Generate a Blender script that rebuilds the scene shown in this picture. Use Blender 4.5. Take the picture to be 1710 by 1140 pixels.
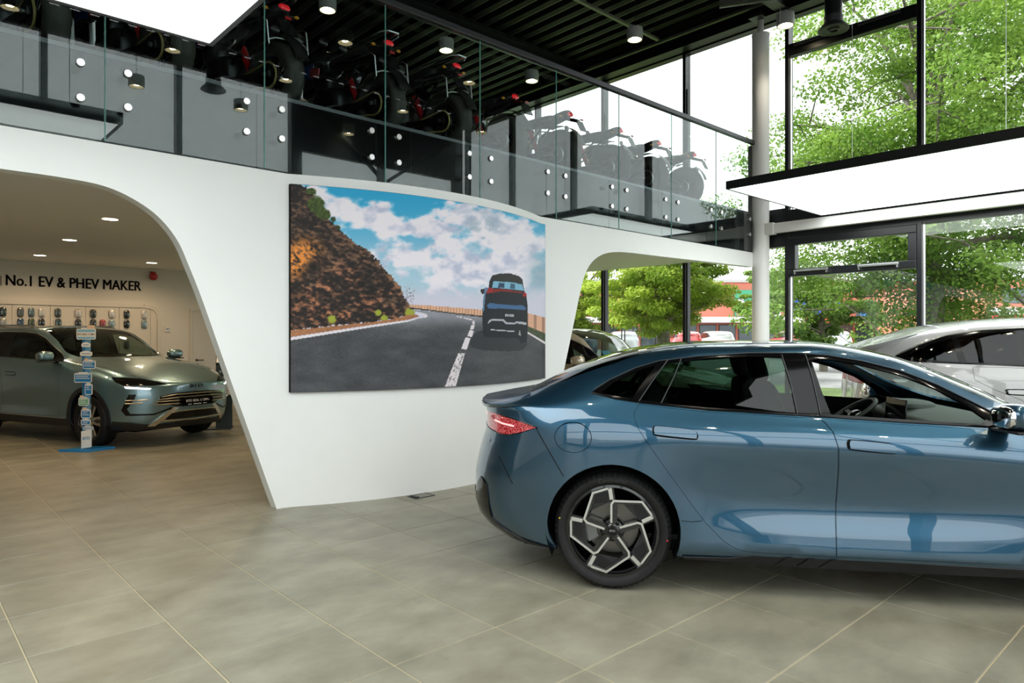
import bpy, bmesh, math, random
import numpy as np
from mathutils import Vector, Matrix
from mathutils.geometry import delaunay_2d_cdt

for _o in list(bpy.data.objects):
    bpy.data.objects.remove(_o, do_unlink=True)
scene = bpy.context.scene
COL = scene.collection
random.seed(7)
RNG = np.random.default_rng(11)

# ------------------------------------------------------------------ camera, world, light, exposure
F_PX, YAW, HORIZON, EYE = 1152.0, math.radians(47.4), 565.5, 1.48
cam_d = bpy.data.cameras.new('camera')
cam_d.sensor_width = 36.0
cam_d.lens = F_PX / 1710 * 36
cam_d.shift_y = -(570 - HORIZON) / 1710
cam_d.clip_start, cam_d.clip_end = 0.05, 600
cam = bpy.data.objects.new('camera', cam_d)
COL.objects.link(cam)
cam.location = (0, 0, EYE)
cam.rotation_euler = (math.pi / 2, 0, YAW - math.pi / 2)
scene.camera = cam
FWD = np.array([math.cos(YAW), math.sin(YAW), 0.0])
RGT = np.array([math.sin(YAW), -math.cos(YAW), 0.0])

scene.view_settings.view_transform = 'Standard'
scene.view_settings.look = 'None'
scene.view_settings.gamma = 1.0
scene.view_settings.use_curve_mapping = False
scene.view_settings.exposure = 0.54

SKY = 1.95
world = bpy.data.worlds.new('overcast_sky')
scene.world = world
world.use_nodes = True
wn = world.node_tree
bgn = wn.nodes['Background']
bgn.inputs['Color'].default_value = (0.965, 0.985, 1.0, 1)
bgn.inputs['Strength'].default_value = SKY

sun_d = bpy.data.lights.new('hazy_sun', 'SUN')
sun_d.energy = 5.5
sun_d.angle = math.radians(12)
sun_d.color = (1.0, 0.96, 0.88)
sun = bpy.data.objects.new('hazy_sun', sun_d)
COL.objects.link(sun)
sun.rotation_euler = Vector((0.35, -0.75, -1.2)).to_track_quat('-Z', 'Y').to_euler()

cy = scene.cycles
cy.max_bounces = 10
cy.diffuse_bounces = 5
cy.glossy_bounces = 5
cy.transmission_bounces = 8
cy.transparent_max_bounces = 24
cy.caustics_reflective = False
cy.caustics_refractive = False
cy.sample_clamp_indirect = 6.0
cy.blur_glossy = 0.3

# ------------------------------------------------------------------ materials
MATS = {}
def mat(name, col=(0.5, 0.5, 0.5), rough=0.5, metal=0.0, coat=0.0, emit=None, es=1.0, spec=0.5, ior=1.5, coat_rough=0.03):
    if name in MATS:
        return MATS[name]
    m = bpy.data.materials.new(name)
    m.use_nodes = True
    b = m.node_tree.nodes['Principled BSDF']
    b.inputs['Base Color'].default_value = (*col, 1)
    b.inputs['Roughness'].default_value = rough
    b.inputs['Metallic'].default_value = metal
    b.inputs['Coat Weight'].default_value = coat
    b.inputs['Coat Roughness'].default_value = coat_rough
    b.inputs['Specular IOR Level'].default_value = spec
    b.inputs['IOR'].default_value = ior
    if emit:
        b.inputs['Emission Color'].default_value = (*emit, 1)
        b.inputs['Emission Strength'].default_value = es
    m.diffuse_color = (*col, 1)
    MATS[name] = m
    return m

def nt(m):
    return m.node_tree.nodes, m.node_tree.links, m.node_tree.nodes['Principled BSDF']

def noisy(name, c1, c2, scale=4.0, detail=6, rough=0.5, metal=0.0, coat=0.0, bump=0.0, bscale=None, stretch=(1, 1, 1), rand=0.0, world_pos=True, spec=0.5, lo=0.35, hi=0.65):
    """noise-mixed two-colour material in world (or object) space"""
    m = mat(name, c1, rough, metal, coat, spec=spec)
    n, l, b = nt(m)
    if world_pos:
        src = n.new('ShaderNodeNewGeometry').outputs['Position']
    else:
        src = n.new('ShaderNodeTexCoord').outputs['Object']
    mp = n.new('ShaderNodeMapping')
    mp.inputs['Scale'].default_value = stretch
    l.new(src, mp.inputs['Vector'])
    t = n.new('ShaderNodeTexNoise')
    t.inputs['Scale'].default_value = scale
    t.inputs['Detail'].default_value = detail
    t.inputs['Roughness'].default_value = 0.6
    l.new(mp.outputs['Vector'], t.inputs['Vector'])
    r = n.new('ShaderNodeValToRGB')
    r.color_ramp.elements[0].position = lo
    r.color_ramp.elements[0].color = (*c1, 1)
    r.color_ramp.elements[1].position = hi
    r.color_ramp.elements[1].color = (*c2, 1)
    l.new(t.outputs['Fac'], r.inputs['Fac'])
    out = r.outputs['Color']
    if rand:
        oi = n.new('ShaderNodeObjectInfo')
        mr = n.new('ShaderNodeMapRange')
        mr.inputs['To Min'].default_value = 1 - rand
        mr.inputs['To Max'].default_value = 1 + rand
        l.new(oi.outputs['Random'], mr.inputs['Value'])
        vm = n.new('ShaderNodeVectorMath')
        vm.operation = 'SCALE'
        l.new(out, vm.inputs[0])
        l.new(mr.outputs['Result'], vm.inputs['Scale'])
        out = vm.outputs['Vector']
    l.new(out, b.inputs['Base Color'])
    if bump:
        t2 = n.new('ShaderNodeTexNoise')
        t2.inputs['Scale'].default_value = bscale or scale * 6
        t2.inputs['Detail'].default_value = 4
        l.new(mp.outputs['Vector'], t2.inputs['Vector'])
        bp = n.new('ShaderNodeBump')
        bp.inputs['Strength'].default_value = bump
        bp.inputs['Distance'].default_value = 0.01
        l.new(t2.outputs['Fac'], bp.inputs['Height'])
        l.new(bp.outputs['Normal'], b.inputs['Normal'])
    return m

def thin_glass(name, tint=(0.93, 0.97, 0.95), refl=1.0, rough=0.0, ior=1.45, boost=1.0):
    """a pane: clear, tinted transmission plus fresnel mirror reflection"""
    if name in MATS:
        return MATS[name]
    m = bpy.data.materials.new(name)
    m.use_nodes = True
    n, l = m.node_tree.nodes, m.node_tree.links
    n.clear()
    out = n.new('ShaderNodeOutputMaterial')
    mix = n.new('ShaderNodeMixShader')
    tr = n.new('ShaderNodeBsdfTransparent')
    tr.inputs['Color'].default_value = (*tint, 1)
    gl = n.new('ShaderNodeBsdfGlossy')
    gl.inputs['Roughness'].default_value = rough
    gl.inputs['Color'].default_value = (refl, refl, refl, 1)
    ge = n.new('ShaderNodeNewGeometry')
    dp = n.new('ShaderNodeVectorMath')
    dp.operation = 'DOT_PRODUCT'
    l.new(ge.outputs['Incoming'], dp.inputs[0])
    l.new(ge.outputs['Normal'], dp.inputs[1])
    def mth(op, a, b_):
        q = n.new('ShaderNodeMath')
        q.operation = op
        for i_, v_ in enumerate((a, b_)):
            if v_ is None: continue
            if isinstance(v_, (int, float)): q.inputs[i_].default_value = v_
            else: l.new(v_, q.inputs[i_])
        return q.outputs['Value']
    f0 = ((ior - 1) / (ior + 1)) ** 2 * boost
    x5 = mth('POWER', mth('SUBTRACT', 1.0, mth('ABSOLUTE', dp.outputs['Value'], None)), 5.0)
    mu = mth('ADD', mth('MULTIPLY', x5, 1 - f0), f0)
    l.new(mu, mix.inputs['Fac'])
    l.new(tr.outputs['BSDF'], mix.inputs[1])
    l.new(gl.outputs['BSDF'], mix.inputs[2])
    l.new(mix.outputs['Shader'], out.inputs['Surface'])
    MATS[name] = m
    return m

def paint(name, col, flake=None, metal=0.55, rough=0.38):
    m = mat(name, col, rough, metal, coat=1.0, coat_rough=0.012)
    m.node_tree.nodes['Principled BSDF'].inputs['Coat IOR'].default_value = 1.8
    return m

WHITE = noisy('white_plaster', (0.835, 0.85, 0.845), (0.87, 0.88, 0.875), scale=1.3, rough=0.55, bump=0.02, bscale=90)
CEILW = mat('ceiling_white_paint', (0.86, 0.845, 0.82), 0.7)
WALLW = noisy('warm_white_wall', (0.76, 0.73, 0.68), (0.80, 0.77, 0.72), scale=0.8, rough=0.6)
BLACK = mat('black_powder_coat', (0.008, 0.009, 0.010), 0.38)
BLACKM = mat('black_matt', (0.006, 0.006, 0.007), 0.8, spec=0.2)
GREYM = mat('dark_grey_metal', (0.055, 0.058, 0.062), 0.35, 0.6)
ALU = mat('aluminium', (0.62, 0.63, 0.64), 0.28, 1.0)
CHROME = mat('chrome', (0.85, 0.85, 0.86), 0.06, 1.0)
STEELW = mat('white_steel', (0.86, 0.855, 0.84), 0.4)
LAMPG = mat('lamp_grey', (0.42, 0.43, 0.42), 0.45)
RUBBER = noisy('tyre_rubber', (0.007, 0.007, 0.0075), (0.011, 0.011, 0.0115), scale=30, rough=0.6, world_pos=False, spec=.3)
PLASTIC = mat('black_plastic', (0.010, 0.010, 0.011), 0.5)
GLOSSB = mat('gloss_black', (0.003, 0.003, 0.0035), 0.10, spec=0.35)
PAPER = mat('white_card', (0.80, 0.81, 0.82), 0.6)
REDP = mat('red_plastic', (0.45, 0.01, 0.015), 0.3)
GLASS = thin_glass('clear_window_glass', (0.95, 0.975, 0.965), 1.0, ior=1.45)
BALGLASS = thin_glass('balustrade_glass', (0.90, 0.955, 0.945), 1.0, ior=1.47)
GLEDGE = mat('green_glass_edge', (0.16, 0.42, 0.36), 0.15)

# ------------------------------------------------------------------ mesh helpers
class MB:
    def __init__(self):
        self.v, self.f, self.m = [], [], []
    def add(self, vs, fs, mi=0):
        o = len(self.v)
        self.v += [tuple(map(float, p)) for p in vs]
        self.f += [tuple(i + o for i in q) for q in fs]
        self.m += [mi] * len(fs)
        return self
    def box(self, x0, x1, y0, y1, z0, z1, mi=0):
        x0, x1 = min(x0, x1), max(x0, x1); y0, y1 = min(y0, y1), max(y0, y1); z0, z1 = min(z0, z1), max(z0, z1)
        v = [(x0, y0, z0), (x1, y0, z0), (x1, y1, z0), (x0, y1, z0), (x0, y0, z1), (x1, y0, z1), (x1, y1, z1), (x0, y1, z1)]
        return self.add(v, [(0, 3, 2, 1), (4, 5, 6, 7), (0, 1, 5, 4), (1, 2, 6, 5), (2, 3, 7, 6), (3, 0, 4, 7)], mi)
    def obox(self, c, ax, ay, az, mi=0):
        c, ax, ay, az = (np.array(q, float) for q in (c, ax, ay, az))
        v = [c + sx * ax + sy * ay + sz * az for sz in (-1, 1) for sx, sy in ((-1, -1), (1, -1), (1, 1), (-1, 1))]
        return self.add(v, [(0, 3, 2, 1), (4, 5, 6, 7), (0, 1, 5, 4), (1, 2, 6, 5), (2, 3, 7, 6), (3, 0, 4, 7)], mi)
    def bar(self, p, q, w, h, up=(0, 0, 1), mi=0):
        p, q = np.array(p, float), np.array(q, float)
        d = (q - p) / np.linalg.norm(q - p)
        s = np.cross(d, np.array(up, float))
        if np.linalg.norm(s) < 1e-6:
            s = np.cross(d, (1, 0, 0))
        s /= np.linalg.norm(s)
        u = np.cross(s, d)
        return self.obox((p + q) / 2, (q - p) / 2, s * w / 2, u * h / 2, mi)
    def tube(self, pts, r, n=8, closed=False, mi=0, cap=True):
        P = [np.array(p, float) for p in pts]
        N = len(P)
        rs = [r] * N if np.isscalar(r) else list(r)
        T = []
        for i in range(N):
            a = P[i - 1] if (i > 0 or closed) else P[i]
            b = P[(i + 1) % N] if (i < N - 1 or closed) else P[i]
            t = b - a
            T.append(t / (np.linalg.norm(t) + 1e-12))
        u = np.cross(T[0], (0, 0, 1.0))
        if np.linalg.norm(u) < 1e-3:
            u = np.cross(T[0], (1.0, 0, 0))
        vs, fs = [], []
        for i in range(N):
            u = u - T[i] * (u @ T[i])
            u /= np.linalg.norm(u) + 1e-12
            w = np.cross(T[i], u)
            for k in range(n):
                a = 2 * math.pi * k / n
                vs.append(P[i] + rs[i] * (math.cos(a) * u + math.sin(a) * w))
        for i in range(N if closed else N - 1):
            j = (i + 1) % N
            for k in range(n):
                k2 = (k + 1) % n
                fs.append((i * n + k, i * n + k2, j * n + k2, j * n + k))
        if cap and not closed:
            fs.append(tuple(range(n - 1, -1, -1)))
            fs.append(tuple((N - 1) * n + k for k in range(n)))
        return self.add(vs, fs, mi)
    def lathe(self, prof, o=(0, 0, 0), axis=(0, 0, 1), n=24, mi=0, cap=True):
        o, a = np.array(o, float), np.array(axis, float)
        a /= np.linalg.norm(a)
        u = np.cross(a, (0, 0, 1.0)) if abs(a[2]) < 0.9 else np.cross(a, (0, 1.0, 0))
        u /= np.linalg.norm(u)
        w = np.cross(a, u)
        vs, fs = [], []
        for r, h in prof:
            for k in range(n):
                t = 2 * math.pi * k / n
                vs.append(o + a * h + max(r, 1e-5) * (math.cos(t) * u + math.sin(t) * w))
        for i in range(len(prof) - 1):
            for k in range(n):
                k2 = (k + 1) % n
                fs.append((i * n + k, i * n + k2, (i + 1) * n + k2, (i + 1) * n + k))
        if cap and prof[0][0] > 2e-5:
            fs.append(tuple(range(n - 1, -1, -1)))
        if cap and prof[-1][0] > 2e-5:
            fs.append(tuple((len(prof) - 1) * n + k for k in range(n)))
        return self.add(vs, fs, mi)
    def prism(self, poly, vec, mi=0, side_mi=None):
        P = [np.array(p, float) for p in poly]
        n = len(P)
        vec = np.array(vec, float)
        self.add(P + [p + vec for p in P], [tuple(range(n - 1, -1, -1)), tuple(range(n, 2 * n))], mi)
        o = len(self.v) - 2 * n
        for i in range(n):
            j = (i + 1) % n
            self.f.append((o + i, o + j, o + n + j, o + n + i)); self.m.append(mi if side_mi is None else side_mi)
        return self
    def ellipsoid(self, c, ax, ay, az, nu=16, nv=10, p=1.0, mi=0):
        c, ax, ay, az = (np.array(q, float) for q in (c, ax, ay, az))
        sg = lambda t: math.copysign(abs(t) ** p, t)
        vs, fs = [], []
        for i in range(nv + 1):
            la = math.pi * (i / nv - 0.5)
            for k in range(nu):
                lo = 2 * math.pi * k / nu
                vs.append(c + ax * sg(math.cos(la)) * sg(math.cos(lo)) + ay * sg(math.cos(la)) * sg(math.sin(lo)) + az * sg(math.sin(la)))
        for i in range(nv):
            for k in range(nu):
                k2 = (k + 1) % nu
                fs.append((i * nu + k, i * nu + k2, (i + 1) * nu + k2, (i + 1) * nu + k))
        return self.add(vs, fs, mi)
    def mesh(self, name, mats, smooth=35):
        me = bpy.data.meshes.new(name)
        me.from_pydata(self.v, [], self.f)
        for m in (mats if isinstance(mats, (list, tuple)) else [mats]):
            me.materials.append(m)
        if any(self.m):
            me.polygons.foreach_set('material_index', self.m)
        me.validate()
        if smooth:
            me.polygons.foreach_set('use_smooth', [True] * len(me.polygons))
            me.set_sharp_from_angle(angle=math.radians(smooth))
        me.update()
        return me
    def build(self, name, mats, parent=None, smooth=35, bevel=0.0, seg=2):
        o = link(name, self.mesh(name, mats, smooth), parent)
        if bevel:
            md = o.modifiers.new('bevel', 'BEVEL')
            md.width = bevel
            md.segments = seg
            md.limit_method = 'ANGLE'
            md.harden_normals = False
        return o

def link(name, me, parent=None):
    o = bpy.data.objects.new(name, me)
    COL.objects.link(o)
    if parent is not None:
        o.parent = parent
    return o

def tag(o, label=None, cat=None, group=None, kind=None):
    if label: o['label'] = label
    if cat: o['category'] = cat
    if group: o['group'] = group
    if kind: o['kind'] = kind
    return o

def thing(name, label, cat=None, loc=(0, 0, 0), rz=0.0, group=None, kind=None):
    o = link(name, None)
    o.empty_display_size = 0.1
    o.location = loc
    o.rotation_euler = (0, 0, rz)
    return tag(o, label, cat, group, kind)

def struct(o, label):
    return tag(o, label, None, None, 'structure')

def copy_tree(o, parent=None):
    c = o.copy()
    COL.objects.link(c)
    c.parent = parent
    for ch in o.children:
        copy_tree(ch, c)
    return c

def text_mesh(s, size, extrude=0.002, align='CENTER', bold=0.0, spacing=1.0):
    cu = bpy.data.curves.new('text', 'FONT')
    cu.body = s
    cu.size = size
    cu.extrude = extrude
    cu.offset = bold
    cu.align_x = align
    cu.align_y = 'CENTER'
    cu.space_character = spacing
    cu.resolution_u = 3
    t = bpy.data.objects.new('text', cu)
    me = bpy.data.meshes.new_from_object(t)
    bpy.data.objects.remove(t)
    return me

def text_on(name, s, size, material, origin, xdir, ydir, parent=None, extrude=0.002, align='CENTER', bold=0.0, spacing=1.0, sx=1.0):
    me = text_mesh(s, size, extrude, align, bold, spacing)
    x, y = Vector(xdir).normalized(), Vector(ydir).normalized()
    z = x.cross(y)
    M = Matrix(((x[0] * sx, y[0], z[0], origin[0]), (x[1] * sx, y[1], z[1], origin[1]), (x[2] * sx, y[2], z[2], origin[2]), (0, 0, 0, 1)))
    me.transform(M)
    me.materials.clear()
    me.materials.append(material)
    return link(name, me, parent)

def pchip(xs, ys):
    xs, ys = np.array(xs, float), np.array(ys, float)
    h = np.diff(xs)
    d = np.diff(ys) / h
    m = np.zeros(len(xs))
    for i in range(1, len(xs) - 1):
        if d[i - 1] * d[i] > 0:
            w1, w2 = 2 * h[i] + h[i - 1], h[i] + 2 * h[i - 1]
            m[i] = (w1 + w2) / (w1 / d[i - 1] + w2 / d[i])
    m[0], m[-1] = d[0], d[-1]
    def f(x):
        x = np.asarray(x, float)
        i = np.clip(np.searchsorted(xs, x) - 1, 0, len(xs) - 2)
        hh = h[i]
        t = np.clip((x - xs[i]) / hh, 0, 1)
        return (2 * t**3 - 3 * t**2 + 1) * ys[i] + (t**3 - 2 * t**2 + t) * hh * m[i] + (-2 * t**3 + 3 * t**2) * ys[i + 1] + (t**3 - t**2) * hh * m[i + 1]
    return f

def cr_curve(pts, n=8, closed=False):
    """Catmull-Rom through 2D/3D points"""
    P = [np.array(p, float) for p in pts]
    N = len(P)
    out = []
    for i in range(N if closed else N - 1):
        p1, p2 = P[i], P[(i + 1) % N]
        p0 = P[i - 1] if (i > 0 or closed) else 2 * p1 - p2
        p3 = P[(i + 2) % N] if (i + 2 < N or closed) else 2 * p2 - p1
        for k in range(n):
            t = k / n
            out.append(0.5 * (2 * p1 + (p2 - p0) * t + (2 * p0 - 5 * p1 + 4 * p2 - p3) * t * t + (3 * p1 - p0 - 3 * p2 + p3) * t**3))
    if not closed:
        out.append(P[-1])
    return out

def inside(poly, P):
    """vectorised point in polygon"""
    poly = np.asarray(poly, float)
    x, y = P[:, 0], P[:, 1]
    c = np.zeros(len(P), bool)
    j = len(poly) - 1
    for i in range(len(poly)):
        xi, yi = poly[i]; xj, yj = poly[j]
        cond = (yi > y) != (yj > y)
        with np.errstate(divide='ignore', invalid='ignore'):
            c ^= cond & (x < (xj - xi) * (y - yi) / (yj - yi + 1e-15) + xi)
        j = i
    return c

def resample(poly, step, closed=True):
    P = [np.array(p, float) for p in poly]
    out = []
    n = len(P)
    for i in range(n if closed else n - 1):
        a, b = P[i], P[(i + 1) % n]
        k = max(1, int(math.ceil(np.linalg.norm(b - a) / step)))
        for q in range(k):
            out.append(a + (b - a) * q / k)
    if not closed:
        out.append(P[-1])
    return np.array(out)

def dist_to_poly(poly, P):
    A = np.asarray(poly, float)
    B = np.roll(A, -1, axis=0)
    d = np.full(len(P), 1e9)
    for a, b in zip(A, B):
        ab = b - a
        t = np.clip(((P - a) @ ab) / (ab @ ab + 1e-15), 0, 1)
        d = np.minimum(d, np.linalg.norm(P - (a + t[:, None] * ab), axis=1))
    return d

def tri_region(outer, holes=(), step=0.05, bstep=None):
    """triangulated 2D region with clean outline: returns points, tris, loops of boundary indices"""
    bstep = bstep or step
    loops = [resample(outer, bstep)] + [resample(h, bstep) for h in holes]
    pts, edges, lidx = [], [], []
    for L in loops:
        o = len(pts)
        pts += [tuple(p) for p in L]
        edges += [(o + i, o + (i + 1) % len(L)) for i in range(len(L))]
        lidx.append(list(range(o, o + len(L))))
    mn, mx = loops[0].min(0), loops[0].max(0)
    gx, gy = np.meshgrid(np.arange(mn[0] + step / 2, mx[0], step), np.arange(mn[1] + step / 2, mx[1], step))
    G = np.stack([gx.ravel(), gy.ravel()], 1)
    ok = inside(loops[0], G)
    for L in loops[1:]:
        ok &= ~inside(L, G)
    G = G[ok]
    if len(G):
        d = np.min([dist_to_poly(L, G) for L in loops], axis=0)
        G = G[d > step * 0.45]
        pts += [tuple(p) for p in G]
    r = delaunay_2d_cdt([Vector(p) for p in pts], edges, [], 0, 1e-7)
    V = np.array([(p.x, p.y) for p in r[0]])
    T = np.array([t for t in r[2] if len(t) == 3])
    cen = V[T].mean(1)
    ok = inside(loops[0], cen)
    for L in loops[1:]:
        ok &= ~inside(L, cen)
    T = T[ok]
    # map original boundary indices
    mp = {}
    for new, olds in enumerate(r[3]):
        for o in olds:
            mp[o] = new
    lidx = [[mp.get(i, i) for i in L] for L in lidx]
    # consistent winding
    a, b, c = V[T[:, 0]], V[T[:, 1]], V[T[:, 2]]
    cr = (b[:, 0] - a[:, 0]) * (c[:, 1] - a[:, 1]) - (b[:, 1] - a[:, 1]) * (c[:, 0] - a[:, 0])
    T[cr < 0] = T[cr < 0][:, ::-1]
    T = T[np.abs(cr) > 1e-10]
    return V, T, lidx

def value_noise(x, y, seed=0):
    xi, yi = np.floor(x).astype(int), np.floor(y).astype(int)
    xf, yf = x - xi, y - yi
    u, v = xf * xf * (3 - 2 * xf), yf * yf * (3 - 2 * yf)
    def h(a, b):
        n = (a * 374761393 + b * 668265263 + seed * 1442695041) & 0x7fffffff
        n = ((n ^ (n >> 13)) * 1274126177) & 0x7fffffff
        return ((n ^ (n >> 16)) & 0xffff) / 65535.0
    return (h(xi, yi) * (1 - u) + h(xi + 1, yi) * u) * (1 - v) + (h(xi, yi + 1) * (1 - u) + h(xi + 1, yi + 1) * u) * v

def fbm(x, y, octv=5, seed=0):
    s, a, t = 0, 0.5, 0
    for o in range(octv):
        s = s + a * value_noise(x * 2**o, y * 2**o, seed + o)
        t += a
        a *= 0.5
    return s / t
# ------------------------------------------------------------------ setting: the hall
XF, YM, YB, YO, XL = 11.2, 5.8, 15.3, -2.35, -7.0
ZC, ZLOW, ZFL, ZTOP = 7.15, 2.9, 3.62, 2.93

def project(p):
    v = np.asarray(p, float) - np.array([0, 0, EYE])
    d = v @ FWD
    return 855 + F_PX * (v @ RGT) / d, HORIZON - F_PX * v[..., 2] / d, d

# floor: grout bed plus single tiles
TILE = 0.61
TX0, TY0 = 1.116, 3.275
floor = MB().box(XL, XF - 0.06, YO + 0.06, YB, -0.25, -0.004).build('floor', mat('grout', (0.52, 0.45, 0.30), 0.8), smooth=0)
struct(floor, 'showroom floor of large square grey brown porcelain tiles')
TILEM = noisy('porcelain_tile', (0.197, 0.184, 0.138), (0.350, 0.337, 0.264), scale=2.3, detail=13, rough=0.40, rand=0.07, stretch=(1, 1.35, 1), spec=0.45, bump=0.04, bscale=45, lo=0.30, hi=0.74)
hw = TILE / 2 - 0.0035
tb = MB()
c = 0.0025
vs = [(-hw, -hw, -0.012), (hw, -hw, -0.012), (hw, hw, -0.012), (-hw, hw, -0.012), (-hw, -hw, -c), (hw, -hw, -c), (hw, hw, -c), (-hw, hw, -c),
      (-hw + c, -hw + c, 0), (hw - c, -hw + c, 0), (hw - c, hw - c, 0), (-hw + c, hw - c, 0)]
fs = [(8, 9, 10, 11)] + [(a, (a + 1) % 4, (a + 1) % 4 + 4, a + 4) for a in range(4)] + [(a + 4, (a + 1) % 4 + 4, (a + 1) % 4 + 8, a + 8) for a in range(4)]
tile_me = MB().add(vs, fs).mesh('tile', TILEM, smooth=0)
seen, rest = [], []
i0, i1 = int((XL - TX0) / TILE) - 1, int((XF - TX0) / TILE) + 1
j0, j1 = int((YO - TY0) / TILE) - 1, int((YB - TY0) / TILE) + 1
for i in range(i0, i1 + 1):
    for j in range(j0, j1 + 1):
        x, y = TX0 + (i + 0.5) * TILE, TY0 + (j + 0.5) * TILE
        if x < XL + 0.3 or x > XF - 0.3 or y < YO + 0.3 or y > YB - 0.2:
            continue
        u, v, d = project((x, y, 0))
        vis = d > 1.5 and -90 < u < 1800 and v < 1200
        if y > YM + 0.4 and u > 470 and x < 6.1: vis = False
        if u > 1180 and d > 5.4: vis = False
        (seen if vis else rest).append((d, x, y))
seen.sort()
for d, x, y in seen[:300]:
    o = link('floor_tile', tile_me, floor)
    o.location = (x, y, 0)
rb = MB()
for d, x, y in seen[300:] + rest:
    rb.add([(a + x, b + y, c_) for a, b, c_ in vs], fs)
tag(rb.build('floor_tile_field', TILEM, floor, smooth=0), kind='stuff')

# hall ceiling: black trapezoidal deck with ribs running towards the mezzanine
DECK = mat('black_steel_deck', (0.005, 0.0055, 0.006), 0.6, spec=.25)
cb = MB()
pitch = 0.30
x = XL
while x < XF + 0.2:
    cb.add([(x, YO, ZC), (x + .12, YO, ZC), (x + .15, YO, ZC + .10), (x + .27, YO, ZC + .10), (x + .30, YO, ZC),
            (x, YB, ZC), (x + .12, YB, ZC), (x + .15, YB, ZC + .10), (x + .27, YB, ZC + .10), (x + .30, YB, ZC)],
           [(k, k + 5, k + 6, k + 1) for k in range(4)])
    x += pitch
cb.box(XL, XF + .3, YO - .2, YB, ZC + .12, ZC + .2)
ceiling = struct(cb.build('ceiling', DECK, smooth=0), 'black ribbed steel deck ceiling high above the hall')
LINER = mat('galvanised_liner', (0.16, 0.17, 0.15), 0.4, 0.7)
k = 0
x = XL
while x < XF:                                   # thin bright flange along each rib
    MB().box(x + .118, x + .130, YO, YB - .2, ZC - .004, ZC + .006).build('deck_flange', LINER, ceiling, smooth=0)
    x += pitch
def roof_beam(p, q, w, h, name='roof_beam', label='', m=BLACK):
    b = MB()
    p, q = np.array(p, float), np.array(q, float)
    d = (q - p) / np.linalg.norm(q - p)
    s = np.cross(d, (0, 0, 1.0))
    up = np.array([0, 0, 1.0])
    b.obox((p + q) / 2, (q - p) / 2, s * w / 2, up * 0.008)
    b.obox((p + q) / 2 + up * h, (q - p) / 2, s * w / 2, up * 0.008)
    b.obox((p + q) / 2 + up * h / 2, (q - p) / 2, s * 0.006, up * h / 2)
    return struct(b.build(name, m, smooth=0), label)
roof_beam((XL, 9.6, ZC - .26), (XF - .1, 9.6, ZC - .26), .2, .25, 'trim_1', 'black steel roof beam over the mezzanine')
roof_beam((XL, 5.35, ZC - .26), (XF - .1, 5.35, ZC - .26), .2, .25, 'trim_2', 'grey steel roof beam running to the white column', mat('beam_grey', (0.16, 0.165, 0.16), 0.5))
roof_beam((XL, 1.6, ZC - .26), (XF - .1, 1.6, ZC - .26), .2, .25, 'trim_3', 'black steel roof beam above the sedan')
roof_beam((XF - .2, YO, ZC - .30), (XF - .2, YB, ZC - .30), .24, .3, 'trim_4', 'black edge beam along the window wall head')
def tray(p, q, label):
    t = thing('cable_tray', label, 'cable tray')
    p, q = np.array(p, float), np.array(q, float)
    d = (q - p) / np.linalg.norm(q - p)
    s = np.cross(d, (0, 0, 1.0))
    m = mat('galvanised_tray', (0.20, 0.21, 0.17), 0.5, 0.5)
    b = MB().bar(p, q, .06, .006)
    b.build('tray_base', m, t, smooth=0)
    for sg in (-1, 1):
        MB().bar(p + s * sg * .03 + (0, 0, .02), q + s * sg * .03 + np.array([0, 0, .02]), .004, .04).build('tray_side', m, t, smooth=0)
    L = np.linalg.norm(q - p)
    n = int(L / 1.5)
    for k in range(n + 1):
        c_ = p + d * (k + .3) * L / (n + 1)
        MB().tube([c_, (c_[0], c_[1], ZC)], .004, 6).build('hanger_rod', BLACK, t)
    return t
tray((XL + 1, 7.55, 6.98), (10.6, 7.55, 6.98), 'slim steel cable tray crossing the black ceiling above the handrail')
tray((10.72, -1.5, 6.98), (10.72, 14, 6.98), 'slim steel cable tray running along the window wall head')

# side and back walls
struct(MB().box(XL - .2, XL, YO - .2, YB + .2, -.2, ZC + .2).build('wall_left', WALLW, smooth=0), 'plain white wall at the far left of the hall')
wb = MB().box(XL, XF + .2, YB, YB + .2, -.2, ZLOW + .3)
wall_back = struct(wb.build('wall_back', WALLW, smooth=0), 'warm white back wall of the low showroom carrying slogan lettering')
struct(MB().box(XL, XF + .2, YB, YB + .2, ZLOW + .3, ZC + .2).build('wall_upper', mat('dark_wall', (0.03, 0.03, 0.032), 0.8), smooth=0), 'dark upper back wall of the mezzanine')
struct(MB().box(XL, XF - .1, YB - .015, YB, 0, .10).build('baseboard_back', mat('baseboard_beige', (0.45, 0.42, 0.37), .5), smooth=0), 'low beige skirting along the back wall')

# low ceiling and mezzanine slab
struct(MB().box(XL, XF - .08, YM + .10, YB, ZLOW, ZLOW + .06).build('ceiling_low', CEILW, smooth=0), 'smooth white low ceiling under the mezzanine')
struct(MB().box(XL, XF - .08, YM + .12, YB, ZFL - .16, ZFL).build('floor_mezzanine', mat('dark_mezzanine_floor', (0.02, 0.021, 0.022), .45), smooth=0), 'dark mezzanine floor slab carrying the motorcycles')
SLABG = mat('slab_edge_cladding', (0.008, 0.008, 0.009), 0.08, spec=0.3)
slab = struct(MB().box(XL, 10.86, YM + .075, YM + .10, ZTOP - .02, ZFL - .03).build('trim_5', SLABG, smooth=0), 'glossy dark slab edge cladding behind the balustrade glass')
MB().box(XL, 10.86, YM + .07, YM + .14, ZFL - .03, ZFL + .004).build('edge_strip', mat('pale_edge_strip', (0.10, 0.105, 0.115), .3, .4), slab, smooth=0)

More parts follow.
